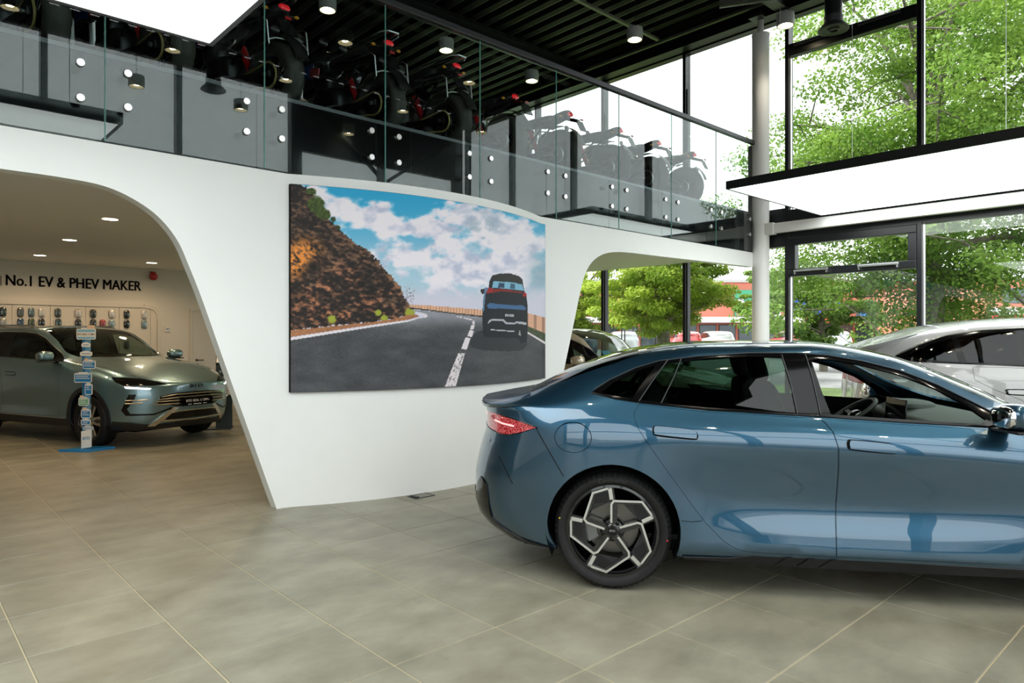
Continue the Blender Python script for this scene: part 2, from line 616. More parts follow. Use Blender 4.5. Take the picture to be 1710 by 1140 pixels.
# front wall with two sculpted openings and a bulging middle
def bulge(X):
    return 0.37 * np.maximum(0, 1 - ((np.asarray(X, float) - 4.215) / 1.565) ** 2)
la = cr_curve([(2.554, 0), (2.33, .645), (2.11, 1.277), (1.93, 1.80), (1.83, 2.06), (1.74, 2.262), (1.60, 2.43), (1.42, 2.545), (1.22, 2.612), (.95, 2.632), (.6, 2.635)], 6)
lb = cr_curve([(-2.0, 2.635), (-2.5, 2.6), (-2.9, 2.4), (-3.2, 1.9), (-3.8, 0)], 6)
ra = cr_curve([(10.86, 2.69), (9.5, 2.672), (8.3, 2.655), (7.6, 2.648), (7.25, 2.635), (7.02, 2.60), (6.84, 2.535), (6.70, 2.44), (6.60, 2.31), (6.51, 2.10), (6.35, 1.58), (6.18, 1.03), (5.86, 0)], 6)
outl = [(XL, 0), (XL, ZTOP), (10.86, ZTOP)] + [tuple(p) for p in ra] + [tuple(p) for p in la] + [tuple(p) for p in lb]
outl = outl[::-1]
V, T, LI = tri_region(outl, (), step=.12, bstep=.06)
fw = MB()
n = len(V)
fy = YM - bulge(V[:, 0])
fw.add([(a, yy, b) for (a, b), yy in zip(V, fy)], [tuple(t) for t in T])
fw.add([(a, yy + .125, b) for (a, b), yy in zip(V, fy)], [tuple(t[::-1]) for t in T])
L = LI[0]
fw.f += [(L[i], L[i] + n, L[(i + 1) % len(L)] + n, L[(i + 1) % len(L)]) for i in range(len(L))]
fw.m += [0] * len(L)
wall_front = struct(fw.build('wall_front', WHITE, smooth=25), 'white sculpted front wall with arched openings and a bulging middle')

# balustrade: panes, standoffs, handrail
JOINTS = [1.237 - 1.204 * k for k in range(6, 0, -1)] + [1.237 + 1.204 * k for k in range(0, 9)]
bal = thing('glass_balustrade', 'frameless glass balustrade with dark handrail along the mezzanine edge', 'balustrade', (0, 0, 0))
panes = list(zip(JOINTS[:-1], JOINTS[1:]))
for a, b in panes:
    g = 0.002
    e = 0.0025
    pb = MB()
    pb.box(a + g + e, b - g - e, YM - .009, YM - .0085, ZTOP + .012, 4.745)
    MB_o = pb.build('glass_pane', BALGLASS, bal, smooth=0)
    for x in (a + g, b - g - e):
        MB().box(x, x + e, YM - .014, YM - .004, ZTOP + .012, 4.745).build('pane_edge', GLEDGE, MB_o, smooth=0)
so = MB().lathe([(.013, .06), (.013, .02), (.031, .018), (.031, .006), (.027, 0)], (0, 0, 0), (0, 1, 0), 16).mesh('standoff', mat('brushed_steel', (0.80, 0.80, 0.80), .25, 1.0))
for a in JOINTS[1:]:
    for sx in (-.158, .15):
        for z in (3.476, 3.222):
            if a + sx > 10.8: continue
            o = link('standoff', so, bal)
            o.location = (a + sx, YM - .030, z)
MB().box(XL, 10.98, YM - .045, YM + .02, 4.735, 4.80).build('handrail', GREYM, bal, bevel=.006)
MB().box(10.86, 10.90, YM - .03, YM + .10, ZTOP - .02, 4.74).build('end_post', GREYM, bal, smooth=0)

# white round column
colb = MB().lathe([(.15, 0), (.15, .02), (.14, .03), (.14, 6.56), (.145, 6.57), (.145, 6.60), (.05, 6.62), (.05, 6.89)], (10.95, 5.72, 0), (0, 0, 1), 32)
struct(colb.build('trim_6', STEELW), 'round white steel column at the end of the mezzanine')
bk = MB().box(10.75, 11.1, 5.60, 5.84, 6.84, 6.90)
struct(bk.build('trim_7', GREYM, smooth=0), 'dark bracket on top of the white column')
wbm = MB().box(10.88, 10.98, YO + .3, 5.60, 3.225, 3.385).box(10.86, 11.0, 5.46, 5.60, 3.21, 3.40)
struct(wbm.build('trim_8', STEELW, smooth=0, bevel=.006), 'white steel beam running from the column along the window wall')

# window wall right
FR = mat('black_window_frame', (0.009, 0.010, 0.012), 0.3)
BEAD = mat('aluminium_bead', (0.70, 0.70, 0.71), 0.3, 0.7)
MUL = [3.37 + 1.985 * k for k in range(-3, 7)]
MUL[0] = YO + .06
def bay(n, y0, y1, label):
    w = thing('window_%d' % n, label, None, kind='structure')
    b = MB().box(XF - .07, XF + .10, y0 - .032, y0 + .032, 0, ZC)
    b.build('mullion', FR, w, smooth=0, bevel=.004)
    MB().box(XF - .02, XF + .02, y0 + .034, y0 + .050, .1, 6.8).build('glazing_bead', FR, w, smooth=0)
    MB().box(XF - .03, XF + .02, y0 - .052, y0 - .033, .1, 6.16 if n != 4 else 6.8).build('glazing_bead', BEAD if n in (4, 5) else FR, w, smooth=0)
    fr = [('sill_rail', 0, .10), ('head_rail', 6.82, ZC + .05)]
    low, up0, up1 = 3.15, 3.62, 6.82
    if y0 > 5.3:
        low, up0 = 3.02, 3.66
        fr.append(('spandrel', 3.02, 3.66))
    else:
        fr.append(('spandrel', 3.15, 3.62))
    for nm, a, c_ in fr:
        MB().box(XF - .06, XF + .10, y0 + .032, y1 - .032, a, c_).build(nm, FR, w, smooth=0, bevel=.003)
    top_low = low
    if n == 4:
        v = MB()
        for a, c_, d0, d1 in ((2.51, 2.63, y0 + .034, y1 - .034), (3.03, 3.148, y0 + .034, y1 - .034), (2.63, 3.03, y0 + .034, y0 + .15), (2.63, 3.03, y1 - .15, y1 - .034)):
            v.box(XF - .085, XF + .05, d0, d1, a, c_)
        vf = v.build('vent_sash', FR, w, smooth=0, bevel=.008)
        MB().box(XF, XF + .006, y0 + .15, y1 - .15, 2.63, 3.03).build('pane', GLASS, vf, smooth=0)
        for ya, yb in ((4.65, 5.20), (3.62, 4.20)):
            MB().box(XF - .155, XF - .10, ya, yb, 2.575, 2.61).build('opener_bar', ALU, vf, smooth=0, bevel=.005)
            for yy in (ya + .02, yb - .02):
                MB().box(XF - .15, XF - .085, yy - .012, yy + .012, 2.535, 2.58).build('opener_bracket', ALU, vf, smooth=0)
        top_low = 2.51
        t = MB()
        t.box(XF - .085, XF + .05, y0 + .034, y1 - .034, 6.16, 6.36)
        tf = t.build('vent_transom', FR, w, smooth=0, bevel=.008)
        for ya, yb in ((4.60, 5.20), (3.6, 4.2)):
            MB().tube([(XF - .13, ya, 6.30), (XF - .13, yb, 6.30)], .028, 10).build('opener_bar', BLACK, tf)
        MB().box(XF, XF + .006, y0 + .034, y1 - .034, 6.36, 6.82).build('pane', GLASS, w, smooth=0)
        up1 = 6.16
    MB().box(XF, XF + .006, y0 + .034, y1 - .034, .10, top_low).build('pane', GLASS, w, smooth=0)
    MB().box(XF, XF + .006, y0 + .034, y1 - .034, up0, up1).build('pane', GLASS, w, smooth=0)
    return w
names = ['at the corner beside the glass front', 'in front of the nose of the white SUV', 'beside the white SUV with one full height pane', 'with a hinged vent sash and silver opener bars',
         'just behind the white column', 'framing the bright green street tree', 'left of the street tree under the mezzanine', 'behind the front wall', 'at the back corner']
for k in range(9):
    bay(k + 1, MUL[k], MUL[k + 1] if k < 8 else YB, 'black framed window bay ' + names[k])

# glass front behind the photographer, its posts and bracing are mirrored in the slab edge
FX = [XL + .1, -4.35, -2.2, -.1, 2.06, 4.2, 6.54, 8.65, 10.9]
gf = thing('window_10', 'tall glazed front with black posts and bracing opposite the mezzanine', None, kind='structure')
for k, x in enumerate(FX):
    wd = .12 if k in (6, 8) else .05
    MB().box(x - wd, x + wd, YO - .1, YO + .08, 0, ZC).build('post', FR, gf, smooth=0)
for k in range(len(FX) - 1):
    a, b = FX[k] + .05, FX[k + 1] - .05
    hd = 5.5 if k >= 6 else 6.68
    MB().box(a, b, YO - .08, YO + .05, hd, ZC).build('head_panel', FR, gf, smooth=0)
    MB().box(a, b, YO - .08, YO + .05, 0, .12).build('sill_rail', FR, gf, smooth=0)
    MB().box(a, b, YO - .05, YO + .03, 3.1, 3.3).build('transom', FR, gf, smooth=0)
    MB().box(a, b, YO - .004, YO + .004, .12, hd).build('pane', GLASS, gf, smooth=0)
MB().bar((6.6, YO + .12, 6.8), (8.63, YO + .12, 5.15), .07, .07).build('brace', BLACK, gf)
MB().bar((8.75, YO + .12, 5.15), (10.8, YO + .12, 6.55), .07, .07).build('brace', BLACK, gf)

# luminous ceiling rafts
RAFT = mat('raft_diffuser', (0.9, 0.92, 0.92), 0.6, emit=(0.95, 1.0, 0.99), es=2.9)
def raft(x0, x1, y0, y1, z, label):
    t = thing('light_raft', label, 'ceiling light', ((x0 + x1) / 2, (y0 + y1) / 2, z))
    dx, dy = (x1 - x0) / 2, (y1 - y0) / 2
    b = MB()
    for a, c_, d, e in ((-dx, dx, -dy, -dy + .03), (-dx, dx, dy - .03, dy), (-dx, -dx + .03, -dy + .03, dy - .03), (dx - .03, dx, -dy + .03, dy - .03)):
        b.box(a, c_, d, e, 0, .105)
    b.box(-dx + .03, dx - .03, -dy + .03, dy - .03, .095, .105)
    b.build('frame', GREYM if False else BLACK, t, smooth=0)
    MB().box(-dx + .03, dx - .03, -dy + .03, dy - .03, .004, .012).build('diffuser', RAFT, t, smooth=0)
    for sx in (-.8, .8):
        for sy in (-.8, 0, .8):
            MB().tube([(dx * sx, dy * sy, .105), (dx * sx, dy * sy, ZC - z)], .003, 5).build('suspension_wire', ALU, t)
            MB().box(dx * sx - .015, dx * sx + .015, dy * sy - .015, dy * sy + .015, .105, .135).build('wire_clip', BLACK, t, smooth=0)
    return t
raft(-1.9, 1.62, 1.3, 4.67, 3.4, 'large glowing white light raft hanging at the upper left')
raft(8.03, 10.84, -1.2, 4.67, 3.4, 'glowing white light raft with black edge hanging by the window wall')
# ------------------------------------------------------------------ cars: lofted bodies cut into panels
class CarSurf:
    """half body surface S(s, t): s = distance along the car (wrapping round both ends), t = section index, sill to roof centre"""
    def __init__(self, keys, rear, front):
        self.K = len(keys)
        self.fy = [pchip(k[0], k[1]) for k in keys]
        self.fz = [pchip(k[0], k[2]) for k in keys]
        self.rc, self.rA, self.rprof, rn = rear      # corner x, wrap length, x(z) of the end, roundness
        self.fc, self.fA, self.fprof, fn = front
        self.rx, self.fx = pchip(*self.rprof), pchip(*self.fprof)
        self.rnom, self.fnom = min(self.rprof[1]), max(self.fprof[1])
        self.ru, self.rf = self._super(rn)
        self.fu, self.ff = self._super(fn)
        self.smin, self.smax = self.rc - self.rA * .998, self.fc + self.fA * .998
        tt = np.linspace(0, self.K - 1, 400)
        p = self.ev(np.full(400, 1.2), tt)
        L = np.concatenate([[0], np.cumsum(np.linalg.norm(np.diff(p, axis=0), axis=1))])
        self.tt, self.LL = tt, L
        self.wmax = L[-1]
    def _super(self, n):
        th = np.linspace(0, math.pi / 2, 600)
        u, f = np.sin(th) ** (2 / n), np.cos(th) ** (2 / n)
        a = np.concatenate([[0], np.cumsum(np.hypot(np.diff(u) * .75, np.diff(f) * .9))])
        a /= a[-1]
        return (lambda q: np.interp(q, a, u)), (lambda q: np.interp(q, a, f))
    def ev(self, s, t):
        s, t = np.atleast_1d(np.asarray(s, float)), np.atleast_1d(np.asarray(t, float))
        ar = np.clip((self.rc - s) / self.rA, 0, .9995)
        af = np.clip((s - self.fc) / self.fA, 0, .9995)
        ur, uf = self.ru(ar), self.fu(af)
        fac = self.rf(ar) * self.ff(af)
        xh = np.where(s < self.rc, self.rc - (self.rc - self.rnom) * ur, np.where(s > self.fc, self.fc + (self.fnom - self.fc) * uf, s))
        Y = np.stack([f(xh) for f in self.fy])
        Z = np.stack([f(xh) for f in self.fz])
        y, z = self._sec(Y, t, False), self._sec(Z, t, True)
        x = np.where(s < self.rc, self.rc - (self.rc - self.rx(z)) * ur, np.where(s > self.fc, self.fc + (self.fx(z) - self.fc) * uf, s))
        return np.stack([x, y * fac, z], 1)
    def _sec(self, V, t, flat_end):
        d = np.diff(V, axis=0)
        m = np.zeros_like(V)
        a, b = d[:-1], d[1:]
        with np.errstate(divide='ignore', invalid='ignore'):
            h = np.where(a * b > 0, 2 * a * b / (a + b), 0)
        m[1:-1] = h
        m[0], m[-1] = d[0], (0 if flat_end else d[-1])
        i = np.clip(np.floor(t).astype(int), 0, self.K - 2)
        q = t - i
        c = np.arange(V.shape[1])
        return (2 * q**3 - 3 * q**2 + 1) * V[i, c] + (q**3 - 2 * q**2 + q) * m[i, c] + (-2 * q**3 + 3 * q**2) * V[i + 1, c] + (q**3 - q**2) * m[i + 1, c]
    def w_of_t(self, t): return np.interp(t, self.tt, self.LL)
    def t_of_w(self, w): return np.interp(w, self.LL, self.tt)
    def _grid(self):
        if not hasattr(self, 'GS'):
            self.GS = np.linspace(self.smin, self.smax, 420)
            self.GT = np.linspace(0, self.K - 1, 260)
            ss, t2 = np.meshgrid(self.GS, self.GT, indexing='ij')
            P = self.ev(ss.ravel(), t2.ravel()).reshape(420, 260, 3)
            self.GX, self.GY = P[:, :, 0], P[:, :, 1]
            self.GZ = np.maximum.accumulate(P[:, :, 2], axis=1) + np.arange(260) * 1e-7
            self.GW = self.w_of_t(self.GT)
    def w_of_z(self, s, z):
        self._grid()
        f = np.clip((s - self.smin) / (self.smax - self.smin) * 419, 0, 418.999)
        i = int(f)
        a = np.interp(z, self.GZ[i], self.GW)
        b = np.interp(z, self.GZ[i + 1], self.GW)
        return a + (b - a) * (f - i)
    def s_of_x(self, x, z):
        self._grid()
        xs = np.array([np.interp(z, self.GZ[i], self.GX[i]) for i in range(420)])
        return float(np.interp(x, np.maximum.accumulate(xs), self.GS))
    def s_of_y(self, y, z, front=True):
        self._grid()
        idx = [i for i in range(420) if (self.GS[i] > self.fc if front else self.GS[i] < self.rc)]
        ys = np.array([np.interp(z, self.GZ[i], self.GY[i]) for i in idx])
        g = self.GS[idx]
        if front: ys, g = ys[::-1], g[::-1]
        return float(np.interp(y, np.maximum.accumulate(ys), g))
    def poly(self, pts, mode='sz', step=.05, curve=0, closed=True):
        """side-view outline -> (s, w) domain. modes: sz (s,height), xz (x,height), st (s, section index)"""
        P = [np.array(p, float) for p in pts]
        if curve:
            P = cr_curve(P, curve, closed)
        P = resample(P, step, closed)
        out = []
        for a, b in P:
            if mode == 'st': out.append((a, float(self.w_of_t(b))))
            else:
                s = a
                if mode == 'xz' and (a < self.rc or a > self.fc): s = self.s_of_x(a, b)
                if mode == 'yz': s = self.s_of_y(a, b)
                if mode == 'yzr': s = self.s_of_y(a, b, False)
                out.append((s, float(self.w_of_z(s, b))))
        return out
    def pos(self, D, off=0.0):
        D = np.asarray(D, float)
        s, t = D[:, 0], self.t_of_w(D[:, 1])
        e = 2e-3
        s0, s1 = np.clip(s - e, self.smin, self.smax), np.clip(s + e, self.smin, self.smax)
        t0, t1 = np.clip(t - .01, 0, self.K - 1), np.clip(t + .01, 0, self.K - 1)
        ds = self.ev(s1, t) - self.ev(s0, t)
        dt = self.ev(s, t1) - self.ev(s, t0)
        n = np.cross(ds, dt)
        n = -n / (np.linalg.norm(n, axis=1)[:, None] + 1e-12)
        P = self.ev(s, t)
        ref = np.array([1.2, 0, .6])
        flip = np.sum(n * (P - ref) * np.array([.15, 1, 1]), axis=1) < 0
        n[flip] *= -1
        top = (t > self.K - 1.02)
        n[top, 1] = 0
        n /= np.linalg.norm(n, axis=1)[:, None] + 1e-12
        return P + n * off, n
    def panel(self, name, outer, holes, m, parent, sides=(-1, 1), step=.05, bstep=None, off=0.0, flange=.014, label=None):
        V, T, LI = tri_region(outer, holes, step, bstep or step)
        P, N = self.pos(V, off)
        objs = []
        for sd in sides:
            Q = P.copy(); Nn = N.copy()
            Q[:, 1] *= sd; Nn[:, 1] *= sd
            tri = T.copy()
            a, b, c = Q[tri[:, 0]], Q[tri[:, 1]], Q[tri[:, 2]]
            if np.mean(np.sum(np.cross(b - a, c - a) * Nn[tri[:, 0]], axis=1)) < 0:
                tri = tri[:, ::-1]
            vv = [tuple(p) for p in Q]
            nn = [tuple(p) for p in Nn]
            ff = [tuple(int(i) for i in t) for t in tri]
            if flange:
                ed = {}
                for t in ff:
                    for i in range(3):
                        ed[(t[i], t[(i + 1) % 3])] = 1
                for L in LI:
                    n = len(L)
                    o = len(vv)
                    for i in L:                       # rolled edge: duplicate rim then inner rim
                        vv.append(vv[i]); nn.append(nn[i])
                    o2 = len(vv)
                    for i in L:
                        vv.append(tuple(np.array(vv[i]) - np.array(nn[i]) * flange)); nn.append(nn[i])
                    for i in range(n):
                        j = (i + 1) % n
                        q = (o + i, o + j, o2 + j, o2 + i)
                        ff.append(q[::-1] if (L[i], L[j]) in ed else q)
            me = bpy.data.meshes.new(name)
            me.from_pydata(vv, [], ff)
            me.materials.append(m)
            me.polygons.foreach_set('use_smooth', [True] * len(ff))
            me.update()
            k = len(T)
            fl = np.ones(len(ff), bool)
            # custom normals on the skin; flange keeps its own
            ln = []
            pn = [p.normal.copy() for p in me.polygons]
            for p in me.polygons:
                for vi in p.vertices:
                    ln.append(nn[vi] if p.index < k else tuple(pn[p.index]))
            me.normals_split_custom_set(ln)
            ob = link(name, me, parent)
            if label: ob['label'] = label
            objs.append(ob)
        return objs
    def inset(self, poly, d):
        P = np.array(poly, float)
        n = len(P)
        area = sum(P[i][0] * P[(i + 1) % n][1] - P[(i + 1) % n][0] * P[i][1] for i in range(n))
        sg = 1 if area > 0 else -1
        out = []
        for i in range(n):
            a, b, c = P[i - 1], P[i], P[(i + 1) % n]
            e1, e2 = b - a, c - b
            n1 = np.array([-e1[1], e1[0]]) * sg / (np.linalg.norm(e1) + 1e-9)
            n2 = np.array([-e2[1], e2[0]]) * sg / (np.linalg.norm(e2) + 1e-9)
            m = n1 + n2
            m /= max(np.linalg.norm(m), .5)
            out.append(b + m * d)
        return out

def arc_pts(cx, cz, r, a0, a1, n=24):
    return [(cx + r * math.cos(a0 + (a1 - a0) * i / n), cz + r * math.sin(a0 + (a1 - a0) * i / n)) for i in range(n + 1)]

TYRETXT = mat('tyre_lettering', (0.03, 0.03, 0.03), .45)
DISC = mat('brake_disc', (0.16, 0.15, 0.135), .38, 1.0)
CALI = mat('brake_caliper', (0.25, 0.25, 0.25), .4, .6)
MACH = mat('machined_alloy', (0.78, 0.78, 0.78), .22, 1.0)
RIMB = mat('rim_gloss_black', (0.006, 0.006, 0.007), .15, coat=.6)

def tyre_mesh(R, Rr, w, blocks=64):
    """tyre round local Y; outer face at -Y"""
    hw = w / 2
    prof = [(Rr, -hw * .80), (Rr + .012, -hw * .93), (Rr + (R - Rr) * .35, -hw * 1.03), (Rr + (R - Rr) * .65, -hw * 1.02), (R - .016, -hw * .90), (R - .004, -hw * .74),
            (R, -hw * .5), (R, -hw * .30), (R - .008, -hw * .28), (R - .008, -hw * .22), (R, -hw * .2), (R, hw * .2), (R - .008, hw * .22), (R - .008, hw * .28), (R, hw * .3), (R, hw * .5),
            (R - .004, hw * .74), (R - .016, hw * .90), (Rr + (R - Rr) * .65, hw * 1.02), (Rr + (R - Rr) * .35, hw * 1.03), (Rr + .012, hw * .93), (Rr, hw * .8), (Rr - .02, hw * .7), (Rr - .02, -hw * .7), (Rr, -hw * .80)]
    b = MB()
    n = blocks * 4
    vs, fs = [], []
    for r, h in prof:
        edge = abs(h) > hw * .70 and r > R - .02
        for k in range(n):
            t = 2 * math.pi * k / n
            rr = r - (.007 if (edge and k % 4 == 0) else 0)
            vs.append((rr * math.cos(t), h, rr * math.sin(t)))
    for i in range(len(prof) - 1):
        for k in range(n):
            k2 = (k + 1) % n
            fs.append((i * n + k, (i + 1) * n + k, (i + 1) * n + k2, i * n + k2))
    b.add(vs, fs)
    return b

def rot5(p, k, n=5):
    a = -2 * math.pi * k / n
    return (p[0] * math.cos(a) - p[1] * math.sin(a), p[0] * math.sin(a) + p[1] * math.cos(a))

def strip(b, path, w0, y0, y1, mi=0):
    """thick polyline in the wheel plane (x,z), face at y0 (outer) back at y1"""
    P = [np.array(p, float) for p in path]
    n = len(P)
    Lp, Rp = [], []
    for i in range(n):
        d1 = P[i] - P[i - 1] if i else P[1] - P[0]
        d2 = P[i + 1] - P[i] if i < n - 1 else d1
        d1, d2 = d1 / np.linalg.norm(d1), d2 / np.linalg.norm(d2)
        m = np.array([-(d1 + d2)[1], (d1 + d2)[0]])
        m /= np.linalg.norm(m)
        c = max(.5, abs(np.array([-d1[1], d1[0]]) @ m))
        ww = (w0 if np.isscalar(w0) else w0[i]) / 2 / c
        Lp.append(P[i] + m * ww); Rp.append(P[i] - m * ww)
    v = [(p[0], y0, p[1]) for p in Lp + Rp] + [(p[0], y1, p[1]) for p in Lp + Rp]
    f = []
    N2 = 2 * n
    for i in range(n - 1):
        f += [(i, i + 1, n + i + 1, n + i), (i, N2 + i, N2 + i + 1, i + 1), (n + i + 1, N2 + n + i + 1, N2 + n + i, n + i)]
    f += [(0, n, N2 + n, N2), (n - 1, N2 + n - 1, N2 + 2 * n - 1, 2 * n - 1)]
    b.add(v, f, mi)

def wheel(parent, x, y, R, Rr, w, side, style='turbine', detail=True, rot=0.0, name='wheel', hub_text=None):
    """wheel part with its own pieces; side -1: outer face towards -Y"""
    wp = link(name, tyre_mesh(R, Rr, w, 64 if detail else 30).mesh('tyre', RUBBER, 40), parent)
    wp.location = (x, y, R)
    wp.rotation_euler = (0, rot, 0 if side < 0 else math.pi)
    hw = w / 2
    def prt(nm, b, m, sm=35):
        return b.build(nm, m, wp, smooth=sm)
    b = MB().lathe([(Rr + .004, -hw * .80), (Rr + .004, -hw * .86), (Rr - .010, -hw * .88), (Rr - .016, -hw * .80), (Rr - .022, -hw * .3), (Rr - .03, hw * .6)], (0, 0, 0), (0, 1, 0), 48)
    b.f = b.f[:-2]; b.m = b.m[:-2]
    prt('rim_barrel', b, RIMB)
    yo, yi = -hw * .80, -hw * .50
    if style == 'turbine':
        S = Rr / 352.0
        ff = lambda q: (q[0] * S, q[1] * S)
        for k in range(5):
            R5 = lambda q: rot5(ff(q), k)
            s1 = MB()
            strip(s1, [R5((-8, 62)), R5((-8, 205)), R5((10, 233)), R5((228, 233)), R5((318, 112))], .0125, yo - .006, yo + .008)
            strip(s1, [R5((-22, 344)), R5((-6, 243))], .022, yo - .006, yo + .006)
            prt('machined_spoke', s1, MACH)
            s2 = MB()
            strip(s2, [R5((12, 50)), R5((12, 225))], .036, yo, yi + .03)
            strip(s2, [R5((5, 222)), R5((228, 222)), R5((310, 105))], .022, yo + .002, yi)
            strip(s2, [R5((-16, 346)), R5((0, 235))], .036, yo, yi)
            prt('spoke', s2, RIMB)
            pl = MB()
            q = [R5((70, 222)), R5((225, 222)), R5((308, 104)), R5((205, 85)), R5((150, 140))]
            pl.prism([(a, yo + .012, c) for a, c in q], (0, .006, 0))
            pp = prt('aero_plate', pl, PLASTIC, 0)
            if detail:
                for j in range(9):
                    fa = MB()
                    strip(fa, [R5((148 + j * 8.5, 214 - j * 1)), R5((195 + j * 9.0, 106 + j * 3))], .003, yo + .006, yo + .013)
                    fa.build('fin', PLASTIC, pp, smooth=0)
            lip = MB()
            strip(lip, [rot5((Rr * .975 * math.sin(a), Rr * .975 * math.cos(a)), k) for a in np.linspace(.06, .62, 9)], .009, yo - .004, yo + .006)
            prt('machined_lip', lip, MACH)
    else:
        S = Rr
        for k in range(5):
            R5 = lambda q: rot5((q[0] * S, q[1] * S), k)
            s1 = MB()
            strip(s1, [R5((-.06, .16)), R5((-.17, .60)), R5((-.20, .965))], [.045, .030, .05], yo, yi + .02)
            strip(s1, [R5((.06, .16)), R5((.17, .60)), R5((.20, .965))], [.045, .030, .05], yo, yi + .02)
            prt('spoke', s1, MACH if k % 1 == 0 else RIMB)
            pl = MB().prism([(a, yo + .010, c) for a, c in [R5((-.17, .55)), R5((-.20, .96)), R5((0, .985)), R5((.20, .96)), R5((.17, .55)), R5((0, .35))]], (0, .006, 0))
            prt('aero_plate', pl, RIMB, 0)
    hb = MB().lathe([(.02, yo - .006), (.034, yo - .006), (.040, yo), (.064, yo + .006), (.075, yi), (.075, yi + .05)], (0, 0, 0), (0, 1, 0), 24)
    prt('hub', hb, RIMB)
    if detail:
        hc = prt('hub_cap', MB().lathe([(.0, yo - .010), (.026, yo - .009), (.029, yo - .006), (.029, yo)], (0, 0, 0), (0, 1, 0), 24), GLOSSB)
        text_on('emblem', 'BYD', .018, ALU, (0, yo - .0108, 0), (1, 0, 0), (0, 0, 1), hc, .0004)
        for k in range(5):
            p = rot5((.052 * math.sin(.63), .052 * math.cos(.63)), k)
            prt('lug_nut', MB().lathe([(.007, yo - .004), (.012, yo - .002), (.013, yo + .015)], (p[0], 0, p[1]), (0, 1, 0), 10), GLOSSB)
    dk = MB().lathe([(.06, .0), (.155, .0), (.16, .004), (.16, .02), (.155, .024), (.06, .024)], (0, -.005, 0), (0, 1, 0), 36)
    prt('brake_disc', dk, DISC)
    ca = MB()
    pts = [(.165 * math.cos(a), .165 * math.sin(a)) for a in np.linspace(2.7, 3.7, 8)] + [(.095 * math.cos(a), .095 * math.sin(a)) for a in np.linspace(3.7, 2.7, 8)]
    ca.prism([(a, -.035, c) for a, c in pts], (0, .085, 0))
    prt('brake_caliper', ca, CALI)
    return wp

SEATM = noisy('seat_fabric', (0.012, 0.012, 0.014), (0.03, 0.03, 0.034), scale=60, rough=.7, world_pos=False)
DASHM = mat('dash_grey_green', (0.10, 0.115, 0.11), .6)
CABIN = mat('cabin_trim', (0.012, 0.013, 0.014), .7)
SCREEN = mat('dark_screen', (0.006, 0.007, 0.008), .1, coat=.3)

def seat(parent, x, y, z0, name='seat'):
    s = MB().ellipsoid((x + .02, y, z0 + .12), (.26, 0, 0), (0, .25, 0), (0, 0, .11), 16, 8, .5).build(name, SEATM, parent)
    b = MB()
    d = np.array([-.26, 0, .97])
    b.ellipsoid((x - .30, y, z0 + .45), np.cross((0, 1, 0), d) * .085, (0, .235, 0), d * .34, 16, 10, .55)
    b.build('backrest', SEATM, s)
    h = MB().ellipsoid((x - .40, y, z0 + .86), (.045, 0, .012), (0, .125, 0), (-.025, 0, .085), 14, 8, .6)
    h.tube([(x - .38, y - .05, z0 + .70), (x - .395, y - .05, z0 + .82)], .007, 6).tube([(x - .38, y + .05, z0 + .70), (x - .395, y + .05, z0 + .82)], .007, 6)
    h.build('headrest', SEATM, s)
    return s

def cabin(root, xr, xf, dash_x, belt, half, floor_z, seat_xs, wheel_z):
    MB().box(xr, xf, -half, half, floor_z, floor_z + .03).build('cabin_floor', CABIN, root, smooth=0)
    db = MB()
    sec = [(dash_x + .42, belt - .02), (dash_x + .25, belt + .01), (dash_x + .05, belt - .005), (dash_x - .06, belt - .05), (dash_x - .02, belt - .22), (dash_x + .05, belt - .42), (dash_x + .45, belt - .42)]
    db.prism([(a, -half, c) for a, c in sec], (0, 2 * half, 0))
    d = db.build('dashboard', DASHM, root, bevel=.03, seg=3)
    MB().ellipsoid((dash_x + .10, .36, belt - .0), (.13, 0, 0), (0, .20, 0), (0, 0, .045), 16, 8, .7).build('instrument_hood', DASHM, d)
    MB().obox((dash_x - .14, 0, belt - .02), (.006, 0, -.002), (0, .17, 0), (.01, 0, .10)).build('centre_screen', SCREEN, d, bevel=.006)
    MB().obox((dash_x - .02, .36, belt + .0), (.006, 0, 0), (0, .12, 0), (.01, 0, .055)).build('driver_screen', SCREEN, d, bevel=.006)
    MB().box(dash_x - 1.0, dash_x + .1, -.13, .13, floor_z, belt - .32).build('centre_console', CABIN, root, bevel=.03)
    t = np.array([.55, 0, -.83])
    c_ = np.array([dash_x - .30, .36, wheel_z])
    ux = np.array([0, 1.0, 0])
    uz = np.cross(t, ux)
    sw = MB().tube([c_ + .178 * (math.cos(a) * ux + math.sin(a) * uz) for a in np.linspace(0, 2 * math.pi, 32, endpoint=False)], .0165, 10, closed=True).build('steering_wheel', mat('wheel_leather', (0.02, 0.022, 0.022), .5), root)
    hb = MB().ellipsoid(c_ + t * .02, ux * .065, uz * .055, t * .03, 14, 8, .8)
    for q in (ux, -ux, -uz):
        hb.bar(c_ + t * .015, c_ + q * .17, .03, .014, t)
    hb.tube([c_ + t * .02, c_ + t * .34], .03, 8)
    hb.build('wheel_hub', GLOSSB, sw)
    for sx in seat_xs:
        for sy in (-.37, .37):
            seat(root, sx, sy, floor_z + .16)

